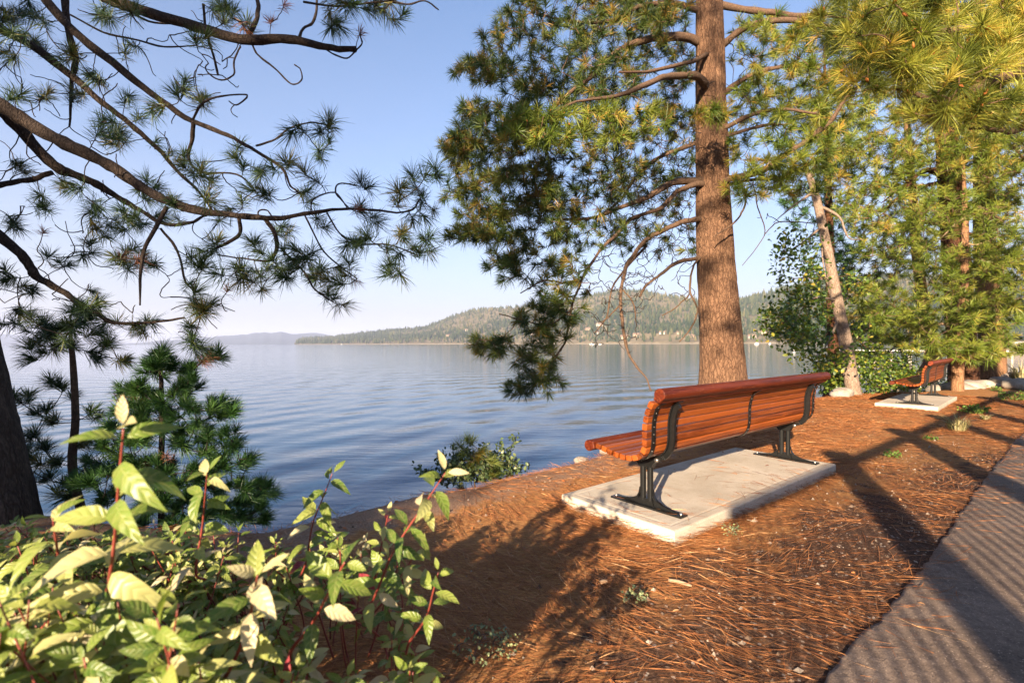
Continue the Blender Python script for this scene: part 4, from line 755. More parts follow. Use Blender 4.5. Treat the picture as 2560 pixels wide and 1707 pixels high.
    t = Tree('pine_tree', (b[0], b[1], gz1(*b)-.1), 'stout pine with orange sunlit bark at the right beyond the rocks', group='pines along the shore'); d = b[1]
    t.trunk(trunkpts(b, [(2280, 870), (2278, 800), (2270, 700), (2262, 560), (2258, 400), (2255, 200), (2250, -200)], d), [.40, .34, .31, .29, .26, .22, .17, .06], M['bark_tan'], 28, .012, 8, .8)
    T = ell([(2300, 480, 60, 60, 50, 14, 17), (2330, 320, 40, 80, 40, 14, 17), (2250, 250, 80, 50, 30, 15, 17), (2330, 560, 50, 50, 40, 14, 16)], 1.95); A = unit(t.grow(T, M['twig_brown'], .005, .013, .35)+np.array([0, 0, .4])); t.needles(T, A, M['needle_sunlit'], k=30, L=.27, w=.013, back=.5)
    U = crown_above(b[0], b[1], 9.5, 17, 2.2, 300); A = unit(t.grow(U, M['twig_brown'], .006, .014, .3, name='upper_twigs')+np.array([0, 0, .4])); t.needles(U, A, M['needle_sunlit'], 'upper_needles', k=30, L=.28, w=.015, back=.5)
    # slim back pine left of them
    b = (12.6, 17.2)
    t = Tree('pine_tree', (b[0], b[1], gz1(*b)-.1), 'slim straight pine rising behind the far bench backrest, darker foliage', group='pines along the shore'); d = b[1]
    t.trunk(trunkpts(b, [(2132, 840), (2128, 760), (2118, 680), (2105, 560), (2095, 420), (2080, 200), (2075, 0)], d), [.2, .19, .18, .165, .15, .12, .08, .02], M['bark_tan'], 16, .008, 8, .8)
    T = ell([(1990, 620, 90, 60, 66, 15.5, 19), (2040, 740, 90, 45, 60, 15.5, 18.5), (1960, 700, 70, 70, 66, 16, 19), (2080, 560, 70, 60, 46, 16, 18.5), (2010, 790, 70, 34, 34, 15.5, 17.5), (2110, 480, 60, 60, 34, 16, 18)], 1.95)
    A = unit(t.grow(T, M['twig_dark'], .006, .014, .35, droop=.05)+np.array([0, 0, .4])); t.needles(T, A, M['needle_mid'], k=34, L=.28, w=.014, back=.5, tint=(.2, 1))
    U = crown_above(b[0]-.6, b[1], 10.5, 16, 1.8, 220); A = unit(t.grow(U, M['twig_dark'], .006, .014, .3, name='upper_twigs')+np.array([0, 0, .4])); t.needles(U, A, M['needle_mid'], 'upper_needles', k=30, L=.28, w=.015, back=.5)
    # dark pine behind the pale trunk
    b = (9.6, 15.6)
    t = Tree('pine_tree', (b[0], b[1], gz1(*b)-.1), 'dense dark green pine behind the pale leaning trunk', group='pines along the shore'); d = b[1]
    t.trunk(trunkpts(b, [(1912, 850), (1910, 700), (1905, 500), (1900, 300), (1895, 100)], d), [.18, .16, .14, .11, .07, .02], M['bark_red'], 14, .006, 6, .8)
    T = ell([(1850, 470, 60, 60, 36, 14.5, 17), (1860, 730, 70, 70, 66, 14.8, 17), (1900, 600, 60, 80, 50, 15, 17), (1930, 420, 70, 70, 50, 14.8, 17), (1820, 760, 50, 30, 26, 14.8, 16.5), (1940, 540, 50, 60, 36, 15, 17), (1900, 330, 60, 50, 26, 15, 17)], 1.95)
    A = unit(t.grow(T, M['twig_dark'], .006, .014, .3, droop=.08)+np.array([0, 0, .4])); t.needles(T, A, M['needle_young'], k=36, L=.24, w=.013, back=.5)
right_trees()
# ------------------------------------------------------------------ broadleaf tree, shrubs
M['leaf_green'] = tintmat('green_leaves', [(0, (.03, .065, .01)), (.6, (.09, .15, .02)), (.9, (.24, .26, .03)), (1, (.42, .30, .05))], .45, .35, .4)
M['leaf_small'] = tintmat('small_dark_leaves', [(0, (.05, .08, .03)), (.7, (.10, .14, .055)), (1, (.18, .19, .08))], .4, .2, .4)
M['leaf_grey'] = tintmat('grey_green_leaves', [(0, (.12, .16, .085)), (.7, (.26, .30, .15)), (1, (.40, .40, .16))], .6, .2, .3)
M['leaf_bright'] = tintmat('bright_green_leaves', [(0, (.06, .12, .02)), (.7, (.13, .22, .04)), (1, (.26, .30, .06))], .5, .3, .3)
M['grass'] = tintmat('dry_grass', [(0, (.16, .17, .06)), (.6, (.34, .29, .14)), (1, (.50, .42, .24))], .6, .2, .2)
def leaf_cloud(P, per, spread, L, mat, par, base, name='leaves', up=.4, tint=(0, 1)):
    P = np.repeat(np.asarray(P, float), per, 0); n = len(P); P = P+RNG.normal(0, spread, (n, 3)); d = unit(RNG.normal(size=(n, 3))+np.array([0, 0, -.2])); nn = unit(RNG.normal(size=(n, 3))+np.array([0, -.3, up*2]))
    g = G(); l = L*RNG.uniform(.7, 1.2, n); add_leaves(g, P-np.asarray(base), d, nn, l, l*.62, RNG.uniform(*tint, n), .25); return tag(g.build(name, mat, par), kind='stuff')
def broadleaf():
    b = g_at(2137, 986); d = b[1]
    t = Tree('leaning_tree', (b[0], b[1], gz1(*b)-.05), 'pale grey-barked tree leaning left over the water with few green leaves', 'broadleaf tree')
    t.trunk([np.array([b[0], b[1], gz1(*b)-.3])]+[at(x, y, d) for x, y in [(1960, 900), (1951, 850), (1943, 790), (1925, 700), (1906, 600), (1890, 520), (1872, 440), (1852, 385)]], [.20, .165, .155, .145, .125, .11, .10, .085, .055], M['bark_pale'], 22, .005, 8, 1)
    for pts in ([(1852, 385), (1838, 362), (1800, 372)], [(1880, 470), (1930, 500), (1950, 545), (1985, 550)], [(1905, 600), (1885, 560), (1890, 590), (1905, 680)], [(1870, 440), (1820, 475), (1780, 512)], [(1930, 720), (1900, 790), (1880, 815)], [(1925, 690), (1860, 690), (1815, 760)], [(1945, 800), (1900, 830), (1880, 840)], [(1890, 520), (1840, 560), (1800, 580)], [(1912, 640), (1860, 640), (1820, 640)], [(1865, 410), (1880, 370), (1900, 340)]):
        n = len(pts); t.limb([at(x, y, d-.35*i) for i, (x, y) in enumerate(pts)], [.04, .028, .016, .007], M['bark_pale'], 6, .06)
    T = ell([(1825, 570, 50, 34, 20, 10.5, 12), (1840, 640, 70, 50, 34, 10.8, 12.4), (1800, 740, 55, 34, 28, 10.8, 12.4), (1860, 700, 40, 50, 18, 11.2, 12.6), (1850, 790, 60, 26, 24, 10.8, 12.4), (1895, 830, 40, 24, 20, 10.8, 11.8), (1985, 770, 30, 50, 18, 12.2, 13.4), (1960, 650, 36, 60, 14, 12.2, 13.4), (1770, 750, 30, 30, 8, 10.8, 11.6), (1945, 820, 24, 10, 7, 11.2, 11.7)])
    t.grow(T, M['twig_brown'], .004, .008, .35); leaf_cloud(T, 15, .13, .10, M['leaf_green'], t.root, t.base, tint=(0, 1))
broadleaf()
def shrub(name, base, label, T, mat, per, spread, L, cat='shrub', group=None, tw=None, tint=(0, 1), mid=None):
    t = Tree(name, base, label, cat, group); b = np.array(base, float); T = np.asarray(T, float); t.nodes.append(np.array([b, b+[0, 0, .05]]))
    A = t.grow(T, tw or M['twig_brown'], .0025, .007, .3, droop=-.05, name='stems'); leaf_cloud(T, per, spread, L, mat, t.root, b, tint=tint); return t
def bank_shrubs():
    for nm, (x0, y0), lst, lab in (('leafy_shrub', (1985, 905), [(1995, 855, 85, 42, 110, 12.3, 14.4), (2045, 865, 45, 38, 60, 12.4, 14.2), (1930, 880, 40, 22, 30, 12.3, 13.2), (2080, 850, 30, 40, 40, 13, 15)], 'sunlit green shrub at the waterline left of the far bench'),
                              ('leafy_shrub', (2130, 905), [(2130, 880, 50, 24, 50, 14.4, 16)], 'low bright shrub under the far bench seat by the rocks'), ('leafy_shrub', (1905, 895), [(1905, 870, 28, 24, 20, 12.6, 13.4)], 'dark leafy shrub on the bank left of the pale trunk')):
        T = ell(lst); c = T.mean(0); z = gz1(c[0], c[1]); T[:, 2] = np.maximum(T[:, 2], z+.03); shrub(nm, (c[0], c[1], z-.02), lab, T, M['leaf_green'], 17, .10, .085, group='green shrubs along the bank', tint=(0, .95))
    # shrub and pine seedling peeking over the bank edge in front of the lake
    d = 4.95; b = at(1085, 1100, d); b[2] = gz1(b[0], b[1])
    stems = []
    for x0, y0, x1, y1, n in ((1150, 1090, 1180, 1000, 9), (1140, 1095, 1150, 1015, 8), (1165, 1090, 1205, 1070, 7), (1050, 1110, 1005, 1040, 8), (1060, 1110, 1040, 1030, 7), (1040, 1120, 960, 1075, 9), (1120, 1090, 1110, 1025, 6), (1040, 1105, 1010, 1065, 6), (1170, 1080, 1150, 1040, 6), (1060, 1105, 1075, 1035, 6), (1130, 1095, 1165, 1050, 6), (1020, 1115, 985, 1085, 5)):
        for k in range(n): f = (k+1)/n; stems.append(at(x0+(x1-x0)*f+random.uniform(-6, 6), y0+(y1-y0)*f+random.uniform(-4, 4), d+random.uniform(-.2, .25)))
    stems = np.vstack([stems, ell([(1085, 1070, 62, 34, 70, 4.75, 5.2), (1050, 1085, 40, 26, 26, 4.7, 5.1), (1150, 1065, 40, 30, 26, 4.8, 5.2)])]); shrub('bank_shrub', b, 'small dark-leaved willowy shrub peeking over the bank edge', stems, M['leaf_small'], 9, .022, .044, tw=M['twig_dark'])
    b2 = at(1090, 1092, 4.85); b2[2] = gz1(b2[0], b2[1]); t = Tree('pine_seedling', b2, 'small bushy pine seedling in the shrub at the bank edge', 'pine seedling')
    tip = at(1085, 1020, 4.85); t.trunk([b2, (b2+tip)/2, tip], [.008, .007, .003], M['limb_brown'], 8, .0, 4)
    T = np.array([at(x+random.uniform(-6, 6), y+random.uniform(-5, 5), 4.85+random.uniform(-.2, .2)) for x, y in [(1085, 1022), (1070, 1035), (1105, 1038), (1060, 1055), (1120, 1055), (1085, 1050), (1050, 1075), (1130, 1075), (1075, 1075), (1100, 1072), (1110, 1088), (1060, 1090), (1085, 1090), (1140, 1090)]])
    A = unit(t.grow(T, M['twig_brown'], .003, .006, .15)+np.array([0, 0, .7])); T = np.vstack([T, T+RNG.normal(0, .05, T.shape)]); A = np.vstack([A, A]); t.needles(T, A, M['needle_mid'], k=90, L=.14, w=.0034, lo=5, hi=80, droop=.05, back=.5, tint=(.3, .9))
bank_shrubs()
# ------------------------------------------------------------------ dogwood in the foreground
M['dogwood'] = tintmat('dogwood_leaves', [(0, (.05, .115, .014)), (.35, (.17, .245, .032)), (.58, (.31, .35, .08)), (.8, (.50, .46, .21)), (1, (.62, .52, .32))], .40, .40, .5, lambda nt, bs, c: leafveins(nt, bs, c, (.46, .46, .17)))  # pale cream stops put low-sun glare into the leaf colour
M['dogwood_red'] = tintmat('crimson_leaves', [(0, (.16, .012, .02)), (1, (.30, .03, .05))], .45, .3, .4, lambda nt, bs, c: leafveins(nt, bs, c, (.35, .10, .08)))
M['dogwood_stem'] = plain('red_stem', (.20, .040, .028), .45, 0, .45, .35, 25)
def dogwood():
    ENV = [(-300, 1150), (0, 1195), (100, 1180), (200, 1165), (330, 1185), (450, 1200), (600, 1215), (700, 1200), (850, 1195), (930, 1240), (990, 1330), (1005, 1420), (965, 1500), (950, 1600)]
    base = np.array([-.75, 1.35, gz1(-.75, 1.35)]); root = thing('dogwood_shrub', base, 'leafy shrub with red stems and yellow-green leaves filling the lower left foreground', 'shrub')
    gs, gl = G(), G(); reds = []
    def stem(tip, bot, r, nn, lf, tuft=True, sway=.05):
        tip, bot = np.array(tip), np.array(bot); m = (tip+bot)/2+RNG.normal(0, sway, 3)*[1, 1, .2]; P = smoothpath([bot, bot*.6+m*.4+RNG.normal(0, .01, 3), m, tip*.6+m*.4, tip], per=6); gs.tube(P-base, np.linspace(r, r*.35, len(P)), 6)
        ln = np.linalg.norm(np.diff(P, axis=0), axis=1); cum = np.concatenate([[0], np.cumsum(ln)]); tot = cum[-1]; ph = RNG.uniform(0, 6.28)
        pos, dr, nr, sz, ti, dp = [], [], [], [], [], []
        st = tot
        for k in range(nn):
            p = np.array([np.interp(st, cum, P[:, q]) for q in range(3)]); i = min(np.searchsorted(cum, st), len(P)-1); a = unit(P[i]-P[max(i-1, 0)]); q = perp(a, np.array([.3, .9, .1])); w = np.cross(a, q); an = ph+k*math.pi/2+RNG.normal(0, .25)
            size = lf*(.62 if k == 0 else .85 if k == 1 else 1.0)*RNG.uniform(.75, 1.12)
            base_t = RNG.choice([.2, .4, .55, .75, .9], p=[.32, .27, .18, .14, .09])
            for sgn in (1, -1):
                if RNG.random() < .07 and k > 1: continue
                side = q*math.cos(an)*sgn+w*math.sin(an)*sgn; up = .95 if k == 0 else .55 if k == 1 else .25; d = unit(side+a*up+RNG.normal(0, .15, 3)); pos.append(p+d*.008); dr.append(d); nr.append(unit(a*.45+np.array([-.22, -.62, .50])+RNG.normal(0, .30, 3)-d*.1)); sz.append(size*RNG.uniform(.9, 1.1)); ti.append(np.clip(base_t+RNG.normal(0, .12), 0, 1)); dp.append(RNG.uniform(.2, 1.05) if k else RNG.uniform(-.05, .45))
            st -= (.024 if k == 0 else .036)*lf/.08*RNG.uniform(.8, 1.35)
            if st < .12*tot: break
        pos, dr, nr = map(np.array, (pos, dr, nr)); sz = np.array(sz); ti = np.array(ti); dp = np.array(dp); red = RNG.random(len(pos)) < (.012 if lf > .0701 and nn > 9 else .03)
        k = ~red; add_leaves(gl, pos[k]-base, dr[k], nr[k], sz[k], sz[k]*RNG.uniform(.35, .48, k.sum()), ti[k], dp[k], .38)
        for j in np.where(red)[0]: reds.append((pos[j], dr[j], nr[j], sz[j]))
    # the tall shoots that stand out against the lake and the litter
    for (tx, ty, d, bx, by, r, nn, lf) in ((283, 985, .80, 180, 1560, .0042, 15, .088), (475, 1085, 1.18, 470, 1330, .0036, 10, .08), (762, 1088, 1.55, 690, 1320, .0036, 11, .072), (1022, 1085, 1.22, 830, 1420, .0042, 15, .078), (1005, 1315, 1.25, 930, 1500, .004, 6, .072), (790, 1290, 1.0, 640, 1580, .005, 6, .08), (590, 1320, .9, 480, 1600, .005, 6, .085), (890, 1180, 1.6, 850, 1350, .004, 6, .062), (960, 1260, 1.35, 840, 1420, .004, 6, .07), (120, 1190, .95, 60, 1560, .0045, 8, .08)):
        stem(at(tx, ty, d), at(bx, by, d+.12), r, nn, lf, sway=.015)
    n = 0
    while n < 560:
        dx = RNG.uniform(-190, 1010)
        if dx > 480 and RNG.random() < .62+.26*min(1, (dx-480)/350): continue
        e = np.interp(dx, *zip(*ENV)); dy = RNG.uniform(e+12, 1640); f = np.clip((dy-1180)/400, 0, 1.3)
        d = 2.15*(1-f)+1.10*f+RNG.normal(0, .14)
        if dx < 300: d -= .20*(300-dx)/300
        d = max(d, .72); tip = at(dx, dy, d)
        if tip[2] < .12: continue
        g0 = gz1(tip[0]*.95, tip[1]+.12); bot = np.array([tip[0]*.93+RNG.normal(-.04, .07), tip[1]+RNG.uniform(-.05, .25), g0-.02]); 
        if tip[2]-g0 < .15: continue
        stem(tip, bot, .0035+RNG.uniform(0, .0015), int(RNG.integers(6, 11)), RNG.uniform(.042, .068)); n += 1
    for _ in range(46):
        dx, dy = RNG.uniform(-160, 420), RNG.uniform(1330, 1620); d = RNG.uniform(.74, 1.0); tip = at(dx, dy, d); g0 = gz1(tip[0], tip[1]+.1); stem(tip, (tip[0]*.95+RNG.normal(0, .05), tip[1]+RNG.uniform(0, .2), g0-.02), .0034, int(RNG.integers(4, 7)), RNG.uniform(.058, .078))
    tag(gs.build('stems', M['dogwood_stem'], root), kind='stuff')
    # side veins as shallow ridges
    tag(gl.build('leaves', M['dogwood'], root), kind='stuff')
    for p, d, nn, s in reds[:90]:
        g = G(); add_leaves(g, np.zeros((1, 3)), d[None], nn[None], s, s*.42, RNG.uniform(0, 1, 1), .5, .3); o = g.build('red_leaf', M['dogwood_red'], root); o.location = p-base; o['label'] = 'crimson autumn leaf'
dogwood()
# ------------------------------------------------------------------ small plants, grass, stones, sticks
def small_plants():
    spec = [(1455, 1400, .055, 60, 'leaf_grey', .018, 'small grey-green weed on bare soil in front of the slab'), (1672, 1240, .075, 50, 'leaf_grey', .018, 'pale weed sprawling at the front corner of the near slab'), (1105, 1530, .14, 150, 'leaf_grey', .016, 'grey-green weed clump at the bottom edge right of the dogwood'),
            (2048, 1056, .08, 60, 'leaf_bright', .03, 'bright green weed between the slab and the path in shade stripes'), (2140, 1014, .07, 40, 'leaf_bright', .03, 'small green sprig in front of the grass tuft'), (2240, 942, .22, 150, 'leaf_bright', .05, 'low green plant right of the far slab'), (2325, 912, .30, 170, 'leaf_bright', .05, 'wide green plant near the right edge by the path'),
            (2285, 890, .16, 60, 'leaf_bright', .05, 'green sprout beside the shore rocks'), (2345, 870, .25, 90, 'leaf_bright', .05, 'green bush at the right edge among the boulders')]
    for x, y, r, n, mt, L, lab in spec:
        nx, ny = x*1.08844, y*1.08844+6; p = g_at(nx, ny); z = gz1(*p); k = n//5+4; a = RNG.uniform(0, 6.28, k); q = r*np.sqrt(RNG.uniform(0, 1, k)); T = np.stack([p[0]+q*np.cos(a), p[1]+q*np.sin(a)*.8, z+r*RNG.uniform(.15, .75, k)*(1-.5*q/r)], -1)
        shrub('weed_plant', (p[0], p[1], z-.01), lab, T, M[mt], 6, .35*r/math.sqrt(k)*1.6+.006, L, 'weed', 'weeds in the pine litter', M['twig_brown'])
    for x, y, r, h, n, lab in ((2198, 992, .24, .27, 120, 'dry grass tuft between the far slab and the path'), (2335, 845, .5, .8, 240, 'tall dry grass at the right edge by the boulders'), (2262, 960, .14, .12, 50, 'small flat grass tuft behind the larger one')):
        p = g_at(x*1.08844, y*1.08844+4) if y > 900 else (14.9, 14.4); z = gz1(*p); g = G()
        for _ in range(n):
            a = RNG.uniform(0, 6.28); q = r*.35*math.sqrt(RNG.random()); o = np.array([q*math.cos(a), q*math.sin(a), 0]); b = RNG.uniform(.3, 1)*r; hh = h*RNG.uniform(.5, 1.1); w = .004+.0004*p[1]
            m = o+[b*.35*math.cos(a), b*.35*math.sin(a), hh*.65]; e = o+[b*math.cos(a), b*math.sin(a), hh*RNG.uniform(.6, 1)]; s = np.array([-math.sin(a), math.cos(a), 0])*w; g.add([o-s, o+s, m+s, m-s, e], [np.array([[0, 1, 2, 3]]), np.array([[3, 2, 4]])], RNG.random())
        t = thing('grass_tuft', (p[0], p[1], z-.01), lab, 'grass tuft', 'dry grass tufts'); tag(g.build('blades', M['grass'], t, smooth=False), kind='stuff')
def rock_mesh(sz, seed, sub=2):
    import bmesh
    bm = bmesh.new(); bmesh.ops.create_icosphere(bm, subdivisions=sub+1, radius=1); V = np.array([v.co[:] for v in bm.verts]); F = np.array([[v.index for v in f.verts] for f in bm.faces]); bm.free()
    n = fbm(V[:, 0]*1.3+seed, V[:, 1]*1.3, 3, seed, V[:, 2]*1.3); n2 = np.abs(fbm(V[:, 0]*2.6+seed, V[:, 1]*2.6, 3, seed+5, V[:, 2]*2.6)-.5)
    V = V*(.72+.6*n-.25*n2)[:, None]*np.array(sz); g = G(); g.add(V, F); return g
M['rock'] = None
def rockmat():
    m, nt, bs = newmat('granite'); bs.inputs['Roughness'].default_value = .9; v = mapped(nt); c = ramp(nt, math_(nt, 'MULTIPLY', math_(nt, 'ADD', noise(nt, v, 4, 5), noise(nt, v, 60, 3, .7)), .5), [(.35, (.15, .12, .10)), (.5, (.30, .25, .205)), (.65, (.42, .36, .30))])
    nt.links.new(c, bs.inputs['Base Color']); bump(nt, bs, noise(nt, v, 18, 6, .7), .6, .03); return m
def stones():
    M['rock'] = rockmat()
    spec = [(1462, 982, 5.9, .16, 'pale round boulder on the bank just left of the bench backrest'), (1335, 1043, 5.65, .085, 'grey flat stone at the bank edge under the bench seat front'), (1400, 1012, 5.9, .10, 'small stone on the bank behind the bench seat'), (1935, 903, 12.0, .24, 'brown boulder at the foot of the pale leaning trunk'), (2075, 900, 13.6, .3, 'flat pale rock left of the far bench legs'), (2040, 903, 13.4, .25, 'rough rock at the bank by the sunlit shrub'),
            (2160, 897, 14.2, .3, 'pale rock under the far bench seat'), (2195, 893, 14.0, .34, 'white sunlit rock behind the far bench leg'), (2228, 889, 14.2, .33, 'large white rock between the slender pine and the stout pine'), (2262, 886, 14.4, .3, 'pale rock in front of the stout pine'), (2302, 880, 14.4, .34, 'tan boulder right of the stout pine'), (2330, 850, 15.2, .42, 'big grey boulder at the right edge'), (2345, 875, 13.6, .35, 'low grey boulder at the right edge in front'), (2312, 836, 17, .36, 'blue-grey boulder behind the stout pine')]
    for i, (x, y, d, r, lab) in enumerate(spec):
        p = at(x, y, d); z = gz1(p[0], p[1]); p[2] = min(p[2], z+r*.25) if r < .45 else p[2]
        o = rock_mesh((r*1.35, r, r*.62), 10+i).build('shore_rock', M['rock'], None, loc=None); o.location = p; o.rotation_euler.z = i*1.3; tag(o, lab, 'rock', 'rocks along the bank')
    for i, (x, y, L, ang, r, lab) in enumerate(((1560, 1368, .115, -.55, .009, 'short broken stick lying on the soil in front of the slab'), (1385, 1365, .04, .2, .01, 'stubby bark chip left of the grey-green weed'), (2262, 1662, .10, -.5, .006, 'curled orange twig on the asphalt'))):
        nx, ny = x*1.08844, y*1.08844; p = g_at(nx, ny+3); z = gz1(*p)+(.03 if i == 2 else .006); g = G(); a = np.array([math.cos(ang), math.sin(ang)*1.0, 0])*L/2
        g.tube([-a, -a*.2+[0, .004, .004], a*.5+[.002, -.003, .003], a], [r, r*1.05, r*.9, r*.6], 8, ); o = g.build('stick', M['twig_pale'] if i < 2 else M['bud'], None); o.location = (p[0], p[1], z+r*.6); tag(o, lab, 'stick', 'sticks on the ground')
small_plants(); stones()
# ------------------------------------------------------------------ loose pine litter
def litter():
    m = tintmat('fallen_needles', [(0, (.13, .042, .017)), (.5, (.31, .115, .038)), (.86, (.46, .20, .072)), (1, (.64, .40, .20))], .6, .0, .25)
    n = 300000; v = RNG.uniform(-1.2, 16, n); u = RNG.uniform(-.9, 4.7, n); P = u[:, None]*D1+v[:, None]*D2; x, y = P[:, 0], P[:, 1]
    dist = np.hypot(x, y); s, _, _ = shore(x, y); den = np.clip(1.7/np.maximum(dist, 1.0)**.85, .25, 1)
    patch = fbm(x*1.1, y*1.1, 3, 91); den = den*np.clip((patch-.32)*4.2, .30, 1); den = den*np.where(u < 1.6, .45, 1)*np.where((v > 5) & (u < 2.0), 1.3, 1)*np.where((s > -.9) & (v < 5), .35, 1); path = u < np.interp(v, [0, 3, 5, 9, 16], [.68, .71, .78, .89, .95]); den = np.where(path, .05, den)
    onslab = (np.abs(u-2.218) < .47) & (np.abs(v-3.98) < 1.31); den = np.where(onslab, .009+.05*((u < 1.86) | (v < 2.78)), den); pe = np.maximum(np.abs(u-2.218)-.49, np.abs(v-3.98)-1.33); ring = (pe > 0) & (pe < .10); den = np.where(ring, np.maximum(den*2.2, .5), den); den *= (s < .05)*(y > .5)*(np.abs(x) < y*1.12+.3)
    k = RNG.random(n) < den; x, y, u, v, dist, path, onslab, ring = (a[k] for a in (x, y, u, v, dist, path, onslab, ring)); n = len(x)
    ang = (fbm(x*1.3, y*1.3, 2, 95)-.5)*4.2-.15+np.where(RNG.random(n) < .2, RNG.uniform(-1.6, 1.6, n), RNG.normal(0, .38, n)); L = RNG.uniform(.10, .23, n)*(1+.03*dist); w = (.0010+.00034*dist)*RNG.uniform(.7, 1.3, n); bend = RNG.normal(0, .045, n)
    z0 = gz(x, y); zz = z0+np.where(path, .034, np.where(onslab, .0, .004))+np.where(path, 0, RNG.random(n)**2*np.where(ring, .055, .022)); zz = np.where(onslab, .103, zz); tilt = np.where(path | onslab, .01, RNG.normal(0, .10, n)); rows = []
    for f in (-.5, -.17, .17, .5):
        c = np.stack([x+np.cos(ang)*L*f-np.sin(ang)*bend*L*(4*f*f), y+np.sin(ang)*L*f+np.cos(ang)*bend*L*(4*f*f), zz], -1); gg = gz(c[:, 0], c[:, 1]); c[:, 2] = np.where(onslab, .1035, np.maximum(zz+tilt*L*f, gg+np.where(path, .033, .003)))
        s_ = np.stack([-np.sin(ang), np.cos(ang), RNG.normal(0, .5, n)], -1)*(w*.5)[:, None]*(1 if abs(f) < .4 else .7); rows += [c-s_, c+s_]
    V = np.stack(rows, 1); ix = np.arange(n)[:, None, None]*8; f = np.array([[0, 1, 3, 2], [2, 3, 5, 4], [4, 5, 7, 6]]); g = G(); t = np.clip(RNG.beta(2, 2.2, n)+.25*(patch[k]-.5), 0, 1); g.add(V, (ix+f[None]).reshape(-1, 4), np.repeat(t, 8))
    tag(g.build('pine_litter', m, smooth=False), 'fallen orange pine needles strewn over the soil', 'pine needles', None, 'stuff')
    # bark flakes and dead leaves
    n = 1500; v = RNG.uniform(-1, 13, n); u = RNG.uniform(.2, 4.2, n); P = u[:, None]*D1+v[:, None]*D2; x, y = P[:, 0], P[:, 1]; s, _, _ = shore(x, y); path = u < .8; onslab = (np.abs(u-2.218) < .47) & (np.abs(v-3.98) < 1.31)
    k = (s < 0)*(RNG.random(n) < np.where(path, .15, np.where(onslab, .09, .6)))*(y > .5); x, y, path, onslab = x[k], y[k], path[k], onslab[k]; n = len(x); P = np.stack([x, y, gz(x, y)+np.where(path, .036, .01)], -1); P[:, 2] = np.where(onslab, .106, P[:, 2]); a = RNG.uniform(0, 6.28, n); d = np.stack([np.cos(a), np.sin(a), 0*a], -1); g = G(); L = RNG.uniform(.014, .042, n); add_leaves(g, P, d, unit(np.stack([RNG.normal(0, .3, n), RNG.normal(0, .3, n), np.ones(n)], -1)), L, L*RNG.uniform(.3, .6, n), RNG.uniform(0, 1, n), .2, .3)
    tag(g.build('bark_flakes', tintmat('bark_flakes', [(0, (.22, .07, .03)), (.6, (.48, .16, .045)), (1, (.55, .30, .14))], .7, .1, .2)), 'small orange bark flakes and dead leaves on the soil', 'bark flakes', None, 'stuff')
    # gravel
    n = 2600; v = RNG.uniform(.5, 9, n); u = RNG.uniform(.75, 3.8, n); P = u[:, None]*D1+v[:, None]*D2; x, y = P[:, 0], P[:, 1]; onslab = (np.abs(u-2.218) < .5) & (np.abs(v-3.98) < 1.34); s, _, _ = shore(x, y); k = (~onslab) & (s < -.05) & (RNG.random(n) < np.where(u < 1.7, 1, np.where(u > 2.8, .6, .25))); P = np.stack([x, y, gz(x, y)+.001], -1)[k]; n = len(P)
    ico = np.array([[1, 0, 0], [-1, 0, 0], [0, 1, 0], [0, -1, 0], [0, 0, 1], [0, 0, -1]], float); fc = np.array([[0, 2, 4], [2, 1, 4], [1, 3, 4], [3, 0, 4], [2, 0, 5], [1, 2, 5], [3, 1, 5], [0, 3, 5]])
    r = RNG.gamma(2.2, .0021, n)+.002; V = P[:, None]+ico[None]*(r[:, None]*RNG.uniform(.6, 1.3, (n, 3)))[:, None]*RNG.uniform(.8, 1.2, (n, 6, 1)); g = G(); g.add(V, (fc[None]+np.arange(n)[:, None, None]*6).reshape(-1, 3), np.repeat(RNG.random(n), 6))
    tag(g.build('gravel', tintmat('gravel', [(0, (.10, .065, .045)), (.6, (.20, .14, .10)), (1, (.40, .33, .26))], .9, 0, .2), smooth=False), 'scattered pale gravel in the brown soil', 'gravel', None, 'stuff')
litter()
